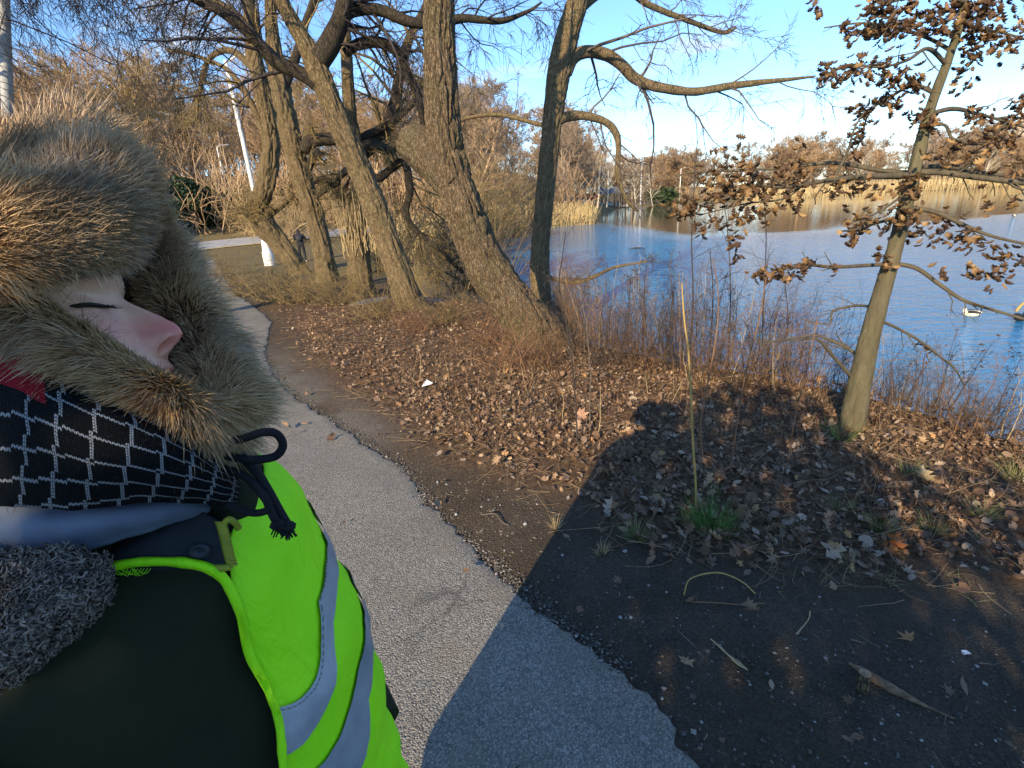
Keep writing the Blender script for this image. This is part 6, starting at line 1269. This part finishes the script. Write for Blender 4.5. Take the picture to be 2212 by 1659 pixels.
mb = MB(); mb.grid(Vr, .5, wrap=True); base_fur = mb.build('fur_trim', simple('fur backing', (.05, .035, .022), .95, var=.4, scale=60), person)
def hairs(root, D0, ln, which, NCL, bend_dir, Pn, clump=.3, W=1.0, cool=.50, r=r):
    NF = len(root); KP = 3; tq = np.array([0, .55, 1.0])
    ctint = r.uniform(0, 1, NCL)
    bend = bend_dir*ln[:, None]
    P = root[:, None]+D0[:, None]*(tq[None, :, None]*ln[:, None, None])+bend[:, None]*(tq**2.2)[None, :, None]*.55
    mean_tip = np.zeros((NCL, 3)); cntc = np.zeros(NCL); np.add.at(mean_tip, which, P[:, -1]); np.add.at(cntc, which, 1); mean_tip /= np.maximum(cntc, 1)[:, None]
    P = P+(mean_tip[which]-P[:, -1])[:, None]*(clump*tq**1.6)[None, :, None]
    wv = np.array([.00036, .00040, .00008])*W
    sd = unit(np.cross(P[:, -1]-P[:, 0], r.normal(size=(NF, 3))))
    Vf = np.stack([P-sd[:, None]*wv[None, :, None], P+sd[:, None]*wv[None, :, None]], 2).reshape(-1, 3); idx = np.arange(NF*KP*2).reshape(NF, KP, 2)
    qf = np.stack([idx[:, :-1, 0], idx[:, :-1, 1], idx[:, 1:, 1], idx[:, 1:, 0]], -1).reshape(-1, 4)
    var = np.repeat(.5*ctint[which]+.5*r.uniform(0, 1, NF), KP*2)
    cl = np.repeat(np.clip(cool+1.1*noise3(Pn[:, 0]*11, Pn[:, 1]*11, Pn[:, 2]*11, 77)+.15*r.normal(size=NF), 0, 1), KP*2)
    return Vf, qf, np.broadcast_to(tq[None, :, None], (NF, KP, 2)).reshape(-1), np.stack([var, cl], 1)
NF, NCL = 76000, 6500
ci = r.uniform(0, 239, NCL); cbeta = r.uniform(0, 2*pi, NCL); cdir = r.normal(0, .22, (NCL, 3)); clen = r.uniform(.75, 1.25, NCL)
which = r.integers(0, NCL, NF)
si = np.clip(ci[which]+r.normal(0, 2.2, NF), 0, 238.99); be = cbeta[which]+r.normal(0, .14, NF)
i0 = si.astype(int); ff = (si-i0)[:, None]
C_ = RC[i0]*(1-ff)+RC[i0+1]*ff; Oo = unit(O_[i0]*(1-ff)+O_[i0+1]*ff); Nn = unit(N_[i0]*(1-ff)+N_[i0+1]*ff)
nd = Oo*np.cos(be)[:, None]+Nn*np.sin(be)[:, None]; cb_ = np.cos(be)
root = C_[:, :3]+nd*(C_[:, 3:4]*.60)
flow = noise3(C_[:, 0]*12, C_[:, 1]*12, C_[:, 2]*12, 5)
inner = sstep(.05, -.5, cb_)[:, None]
D0 = unit(nd*(.6+.5*inner)+Oo*(.95-.85*inner)+Nn*(.10+.35*inner)+cdir[which]*.8+r.normal(0, .12, (NF, 3))+Tn[i0]*(.75*flow)[:, None])
ln = (.033+.32*C_[:, 3])*(.55+.45*np.clip(cb_+.35, 0, 1))*clen[which]*r.uniform(.6, 1.2, NF); farside = sstep(10, 22, si)*sstep(112, 96, si); ln = ln*(1-inner[:, 0]*(1-(.30+.55*farside))); ln = ln*np.where(r.uniform(size=NF) < .06, 1.3, 1.0)*(.88+.45*noise3(root[:, 0]*30, root[:, 1]*30, root[:, 2]*30, 4))
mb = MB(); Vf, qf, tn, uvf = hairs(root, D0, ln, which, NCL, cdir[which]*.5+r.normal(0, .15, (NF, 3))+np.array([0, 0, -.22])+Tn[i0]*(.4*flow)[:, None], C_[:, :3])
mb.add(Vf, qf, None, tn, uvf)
IB, _u = patch([[(200, 490, .69), (235, 570, .72), (275, 650, .745), (325, 725, .752), (370, 800, .735), (375, 885, .67)], [(250, 500, .715), (290, 572, .74), (335, 650, .755), (385, 735, .757), (430, 815, .73), (420, 900, .67)], [(320, 540, .73), (360, 620, .75), (405, 690, .752), (450, 755, .747), (480, 820, .715), (465, 910, .655)]], 50, 40)
NI = 7000; NCI = 1500; ku, kv = r.uniform(0, 49, NCI), r.uniform(0, 39, NCI); wi = r.integers(0, NCI, NI); iu2 = np.clip(ku[wi]+r.normal(0, .8, NI), 0, 48.9).astype(int); iv2 = np.clip(kv[wi]+r.normal(0, .8, NI), 0, 38.9).astype(int)
root = IB[iv2, iu2]+r.normal(0, .0015, (NI, 3)); cd3 = r.normal(0, .25, (NCI, 3))
D0 = unit(RT*.9+UP*(.25-.9*(iu2/49-.35))[:, None]-fw*.55+cd3[wi]+r.normal(0, .12, (NI, 3)))
Vf, qf, tn, uvf = hairs(root, D0, .034*r.uniform(.6, 1.3, NI), wi, NCI, cd3[wi]*.4+r.normal(0, .15, (NI, 3)), root, cool=.45)
mb.add(Vf, qf, None, tn*.55, uvf)
# the fur that covers the near side of the hood, combed from the crown towards the face
DB, DU = patch([[(-170, 350, .62), (0, 318, .61), (120, 312, .62), (225, 335, .65), (290, 392, .69)], [(-170, 450, .50), (0, 430, .49), (120, 420, .505), (240, 436, .55), (315, 475, .64)],
                [(-170, 550, .465), (0, 548, .46), (110, 540, .475), (210, 528, .515), (290, 530, .60)], [(-170, 625, .475), (0, 598, .475), (100, 572, .487), (180, 552, .51), (245, 545, .565)]], 60, 50)
dn = unit(np.cross(np.gradient(DB, axis=1), np.gradient(DB, axis=0))); dn = np.where(((dn*(CAM-DB)).sum(-1) < 0)[..., None], -dn, dn)
mb0 = MB(); mb0.grid(DB+dn*-.004, .5); mb0.build('hood_pelt', base_fur.data.materials[0], person)
NF2, NC2 = 52000, 5200
cu, cv = r.uniform(0, 59, NC2), r.uniform(0, 49, NC2); w2 = r.integers(0, NC2, NF2)
fu_ = np.clip(cu[w2]+r.normal(0, .9, NF2), 0, 58.9); fv_ = np.clip(cv[w2]+r.normal(0, .9, NF2), 0, 48.9); iu_, iv_ = fu_.astype(int), fv_.astype(int)
a1, b1 = (fu_-iu_)[:, None], (fv_-iv_)[:, None]
root = (DB[iv_, iu_]*(1-a1)+DB[iv_, iu_+1]*a1)*(1-b1)+(DB[iv_+1, iu_]*(1-a1)+DB[iv_+1, iu_+1]*a1)*b1; nn_ = dn[iv_, iu_]
fl = noise3(root[:, 0]*13, root[:, 1]*13, root[:, 2]*13, 6); cd2 = r.normal(0, .2, (NC2, 3))
vv_ = fv_/49
ang = np.interp(vv_, [0, .3, .6, .85, 1], [1.15, .75, .15, -.25, -.5])+.55*fl
D0 = unit(RT*np.cos(ang)[:, None]+UP*np.sin(ang)[:, None]+nn_*.55+cd2[w2]*.9+r.normal(0, .12, (NF2, 3)))
ln = np.interp(vv_, [0, .4, .8, 1], [.060, .056, .042, .024])*r.uniform(.6, 1.25, NF2)*np.interp(fu_, [0, 45, 59], [1, 1, .8])*np.where(r.uniform(size=NF2) < .06, 1.3, 1.0)*(.8+.45*noise3(root[:, 0]*25, root[:, 1]*25, root[:, 2]*25, 9))
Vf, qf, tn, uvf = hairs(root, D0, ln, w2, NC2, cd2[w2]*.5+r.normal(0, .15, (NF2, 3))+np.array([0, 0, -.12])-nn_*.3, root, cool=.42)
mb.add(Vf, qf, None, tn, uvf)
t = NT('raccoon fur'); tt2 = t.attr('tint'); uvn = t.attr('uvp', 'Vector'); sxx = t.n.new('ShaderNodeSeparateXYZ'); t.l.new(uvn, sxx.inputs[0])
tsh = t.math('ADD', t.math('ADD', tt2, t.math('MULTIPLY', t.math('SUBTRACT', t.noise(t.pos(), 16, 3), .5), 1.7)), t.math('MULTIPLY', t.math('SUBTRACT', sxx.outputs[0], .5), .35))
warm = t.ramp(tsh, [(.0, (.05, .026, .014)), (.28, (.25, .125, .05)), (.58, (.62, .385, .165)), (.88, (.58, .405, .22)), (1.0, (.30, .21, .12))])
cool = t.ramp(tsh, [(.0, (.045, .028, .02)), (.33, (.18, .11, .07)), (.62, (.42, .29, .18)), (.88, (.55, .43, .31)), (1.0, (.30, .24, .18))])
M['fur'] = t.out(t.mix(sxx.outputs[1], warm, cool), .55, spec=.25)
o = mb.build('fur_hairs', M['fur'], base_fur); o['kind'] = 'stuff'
# long dark guard hairs
ng = 260; k = r.integers(0, 239, ng); b_ = r.uniform(-1.2, 1.2, ng); nd = O_[k]*np.cos(b_)[:, None]+N_[k]*np.sin(b_)[:, None]
S = RC[k, :3]+nd*RC[k, 3:4]*.7; P, R = grow(S, nd+O_[k]*.4+r.normal(0, .25, (ng, 3)), RC[k, 3]*r.uniform(1.5, 2.3, ng), .00028, 6, .05, .04, .3, r); mb = MB(); tubes(mb, P, R, 3); mb.build('guard_hairs', M['hair_dark'], base_fur)

# knitted scarf with a white lattice and a red band
t = NT('black knit with white lattice'); uvn = t.attr('uvp', 'Vector'); sp_ = t.n.new('ShaderNodeSeparateXYZ'); t.l.new(uvn, sp_.inputs[0])
U_, V_ = sp_.outputs[0], sp_.outputs[1]
NUs, NVs = 84.0, 54.0                       # stitches across and along
us = t.math('MULTIPLY', U_, NUs); vsx = t.math('MULTIPLY', V_, NVs)
fu = t.math('FRACT', us); iu = t.math('FLOOR', us)
vee = t.math('ADD', vsx, t.math('MULTIPLY', t.math('ABSOLUTE', t.math('SUBTRACT', fu, .5)), -1.1))
fv = t.math('FRACT', vee); iv = t.math('FLOOR', vee)
gap = t.math('MULTIPLY', t.ramp(fv, [(.0, 0.0), (.16, 1.0), (.84, 1.0), (1.0, 0.0)]), t.ramp(t.math('ABSOLUTE', t.math('SUBTRACT', fu, .5)), [(.0, .35), (.12, 1.0), (.40, 1.0), (.5, .2)]))
def on_line(i, period, ofs):
    return t.math('LESS_THAN', t.math('MODULO', t.math('ADD', i, ofs+period*20), float(period)), 1.0)
du = t.math('ADD', iu, t.math('FLOOR', t.math('MULTIPLY', iv, .12)))
lines = t.math('MAXIMUM', on_line(du, 8, 2), on_line(t.math('ADD', iv, t.math('FLOOR', t.math('MULTIPLY', iu, .14))), 8, 1))
alt = t.math('MODULO', iu, 2.0)
white = t.math('MULTIPLY', lines, t.ramp(gap, [(.3, 0.0), (.6, 1.0)]))
red = t.math('MULTIPLY', t.math('LESS_THAN', V_, .44), t.math('LESS_THAN', U_, .30))
colk = t.mix(red, t.mix(white, (.010, .011, .012), (.36, .375, .38)), (.42, .018, .03))
colk = t.mix(t.math('MULTIPLY', t.math('SUBTRACT', 1.0, gap), .5), colk, (.004, .004, .005))
M['knit'] = t.out(colk, .95, t.bump(t.math('ADD', gap, t.math('MULTIPLY', t.noise(t.pos(), 900, 2), .5)), .9, .003), .1)
sheet('scarf', [[(-160, 600, .64), (0, 665, .53), (70, 745, .50), (170, 820, .505), (290, 885, .52), (390, 945, .545), (470, 1000, .59), (520, 1030, .66)],
                [(-160, 760, .60), (0, 780, .495), (90, 830, .475), (200, 890, .48), (310, 940, .50), (405, 985, .53), (480, 1030, .585), (525, 1055, .66)],
                [(-160, 930, .59), (0, 940, .485), (100, 965, .47), (210, 1000, .48), (320, 1020, .50), (410, 1040, .535), (480, 1062, .59), (525, 1080, .66)],
                [(-160, 1085, .61), (0, 1092, .52), (110, 1096, .505), (220, 1092, .51), (320, 1082, .525), (410, 1080, .555), (480, 1088, .60), (525, 1100, .66)]], M['knit'], 120, 70, .005, .006, seed=5, sc_=22)
_so = [o for o in person.children if o.name.startswith('scarf')][0]; _sv = np.empty(len(_so.data.vertices)*3); _so.data.vertices.foreach_get('co', _sv); _sv = _sv.reshape(-1, 3)
_k = r.integers(0, len(_sv), 4200); _rt = _sv[_k]+r.normal(0, .0012, (4200, 3)); _tc = unit(CAM-_rt)
Vf, qf, tn, uvf = hairs(_rt, unit(_tc*.7+r.normal(0, .6, (4200, 3))), r.uniform(.003, .009, 4200), np.arange(4200), 4200, r.normal(0, .5, (4200, 3)), _rt, clump=0.0, W=.32)
mb = MB(); mb.add(Vf, qf, None, tn, uvf); mb.build('scarf_fuzz', simple('black yarn fibres', (.035, .035, .037), .9), _so, kind='stuff')
M['hoodie'] = simple('blue grey sweatshirt cloth', (.13, .16, .215), .9, var=.12, scale=40, bump=.4, bs=500, bd=.0008)
sheet('hood_lining', [[(-160, 1060, .60), (0, 1070, .565), (150, 1075, .56), (300, 1070, .57), (400, 1075, .59), (455, 1095, .62)], [(-160, 1140, .575), (0, 1140, .535), (150, 1130, .53), (290, 1112, .545), (390, 1098, .58), (452, 1100, .615)],
                      [(-160, 1225, .58), (0, 1215, .555), (150, 1195, .55), (285, 1160, .562), (385, 1122, .588), (450, 1105, .615)]], M['hoodie'], 60, 24, .005, .004, seed=6, sc_=25)
sheet('collar', [[(120, 1215, .61), (230, 1180, .60), (330, 1135, .595), (420, 1105, .605), (476, 1128, .61)], [(130, 1240, .59), (240, 1206, .578), (340, 1180, .58), (420, 1170, .59), (486, 1175, .60)], [(150, 1265, .60), (245, 1236, .585), (345, 1230, .585), (425, 1224, .59), (497, 1222, .598)]], M['coat_collar'], 50, 24, .002, .005, seed=7)
sheet('inner_collar', [[(380, 1000, .66), (450, 985, .655), (520, 985, .67), (560, 1000, .70)], [(390, 1070, .64), (455, 1060, .632), (520, 1055, .645), (556, 1060, .68)], [(400, 1120, .64), (455, 1125, .625), (505, 1125, .632), (545, 1110, .66)]], M['coat'], 30, 20, .004, .004, seed=8)
M['snap'] = simple('dull gunmetal snap', (.03, .035, .04), .5)
th = np.linspace(0, 2*pi, 25)[:-1]; c0 = q_(432, 1190, .581)
mb = MB(); nR, nU = unit((RT*.97+fw*.2)[None])[0], unit((UP*.97-fw*.1)[None])[0]; nF = -fw
mb.grid(np.array([[c0+(nR*cos(a)+nU*sin(a)*.8)*q+nF*h for a in th] for q, h in ((.0088, .0), (.0084, .0022), (.006, .0026), (.0042, .0006), (.001, .0004))]), .5, wrap=True); mb.build('snap_button', M['snap'], person)
M['zip'] = simple('olive yellow zip', (.30, .33, .03), .5, var=.2, scale=80)
zp = [(472, 1126, .602), (480, 1150, .598), (488, 1185, .594), (499, 1224, .592)]; zP = catmull(np.array([(*q_(*p), 0) for p in zp]), 60)[:, :3]
mb = MB(); mb.grid(np.stack([zP-RT*.0042, zP+UP*0-fw*.0012, zP+RT*.0030], 0), .5); zo = mb.build('zipper', M['zip'], person); m = zo.modifiers.new('solid', 'SOLIDIFY'); m.thickness = .0015
for k in range(2, 58, 3):
    mb = MB(); c1 = zP[k]+RT*.0042-fw*.001; e = np.array([(x_, y_, z_) for z_ in (-.0012, .0012) for y_ in (-.0011, .0011) for x_ in (-.0028, .0028)]); mb.add(c1+e[:, :1]*RT+e[:, 1:2]*UP+e[:, 2:]*fw, [(0, 1, 3, 2), (4, 6, 7, 5), (0, 4, 5, 1), (2, 3, 7, 6), (0, 2, 6, 4), (1, 5, 7, 3)]); mb.build('tooth', M['zip'], zo, False)
cord('zip_edging', [(418, 1222, .588), (450, 1226, .590), (480, 1227, .592), (500, 1224, .592)], .0034, M['zip'], zo)
cord('zip_pull', [(486, 1128, .60), (495, 1122, .60), (508, 1130, .605), (516, 1142, .61)], .0026, M['zip'], zo)
# drawstrings
M['cord'] = simple('black cord', (.010, .010, .012), .8, var=.2, bump=.6, bs=700, bd=.001)
cord('drawstring', [(480, 960, .585), (530, 946, .585), (570, 934, .59), (598, 938, .595), (611, 962, .60), (597, 984, .60), (565, 992, .595), (530, 992, .59), (490, 985, .59)], .0040, M['cord'], n=90)
ds1 = cord('drawstring', [(520, 985, .60), (555, 1020, .605), (580, 1060, .61), (602, 1100, .615), (622, 1135, .615)], .0043, M['cord'])
ds2 = cord('drawstring', [(475, 1010, .60), (530, 1030, .60), (572, 1075, .602), (583, 1100, .605), (598, 1130, .607)], .0040, M['cord'])
cord('drawstring', [(490, 1090, .60), (530, 1105, .60), (560, 1108, .602), (590, 1098, .604)], .0036, M['cord'])
for (u, v, d, s, pr_) in [(622, 1137, .612, .0078, ds1), (600, 1133, .605, .0075, ds2)]:
    mb = MB(); mb.grid(ell(q_(u, v, d), [RT, fw, UP], (s, s, s*.8), 20, 12, .5, int(u)), .5, wrap=True)
    c1 = q_(u, v+4, d)
    P, R = grow(np.repeat(c1[None], 16, 0), np.stack([r.normal(0, .6, 16), r.normal(0, .4, 16), -np.ones(16)], 1), .012, .0011, 4, .15, .1, .6, r); tubes(mb, P, R, 4); mb.build('knot', M['cord'], pr_)
# curly pile collar at the shoulder
B, UVg = patch([[(-160, 1195, .55), (0, 1190, .525), (90, 1188, .515), (170, 1196, .53), (215, 1215, .555)], [(-160, 1290, .51), (0, 1280, .48), (90, 1275, .475), (180, 1270, .50), (232, 1262, .545)], [(-160, 1400, .50), (-20, 1380, .475), (60, 1360, .475), (150, 1330, .505), (220, 1300, .548)], [(-160, 1520, .53), (-30, 1480, .51), (30, 1455, .515), (110, 1400, .535), (190, 1330, .56)]], 110, 90)
nB = unit(np.cross(np.gradient(B, axis=1), np.gradient(B, axis=0))); nB = np.where(((nB*(CAM-B)).sum(-1) < 0)[..., None], -nB, nB)
hgt = .004*fbm(B[..., 0]*75, B[..., 1]*75, B[..., 2]*75, 15, 3)+.007*fbm(B[..., 0]*30, B[..., 1]*30, B[..., 2]*30, 16, 3); B2 = B+nB*hgt[..., None]
M['pile'] = twig_mat('curly grey brown pile', (.075, .062, .05), (.36, .295, .235), .95)
mb = MB(); mb.grid(B2, np.clip(.35+fbm(B[..., 0]*40, B[..., 1]*40, B[..., 2]*40, 19, 3), 0, 1)); pile = mb.build('curly_lining', M['pile'], person); m = pile.modifiers.new('solid', 'SOLIDIFY'); m.thickness = .001; m.offset = 0
n = 4200; iv_, iu_ = r.integers(2, 88, n), r.integers(2, 108, n); S = B2[iv_, iu_]; N0 = nB[iv_, iu_]
ax = unit(np.cross(N0, r.normal(size=(n, 3)))); ay = np.cross(N0, ax); s_ = r.uniform(.0022, .0052, n)*(1+.5*noise3(S[:, 0]*60, S[:, 1]*60, S[:, 2]*60, 3)); tt3 = np.linspace(0, 1, 6)
P = S[:, None]+s_[:, None, None]*(ax[:, None]*np.cos(tt3*7+0)[None, :, None]+ay[:, None]*np.sin(tt3*7)[None, :, None])*(1-.4*tt3)[None, :, None]+N0[:, None]*(.009*tt3*r.uniform(.1, 1.3, (n, 1)))[..., None]
mb = MB(); tubes(mb, P, np.full((n, 6), .0019)*np.linspace(1, .4, 6), 3, np.clip(r.normal(.45, .3, n), 0, 1)); mb.build('curls', M['pile'], pile, kind='stuff')
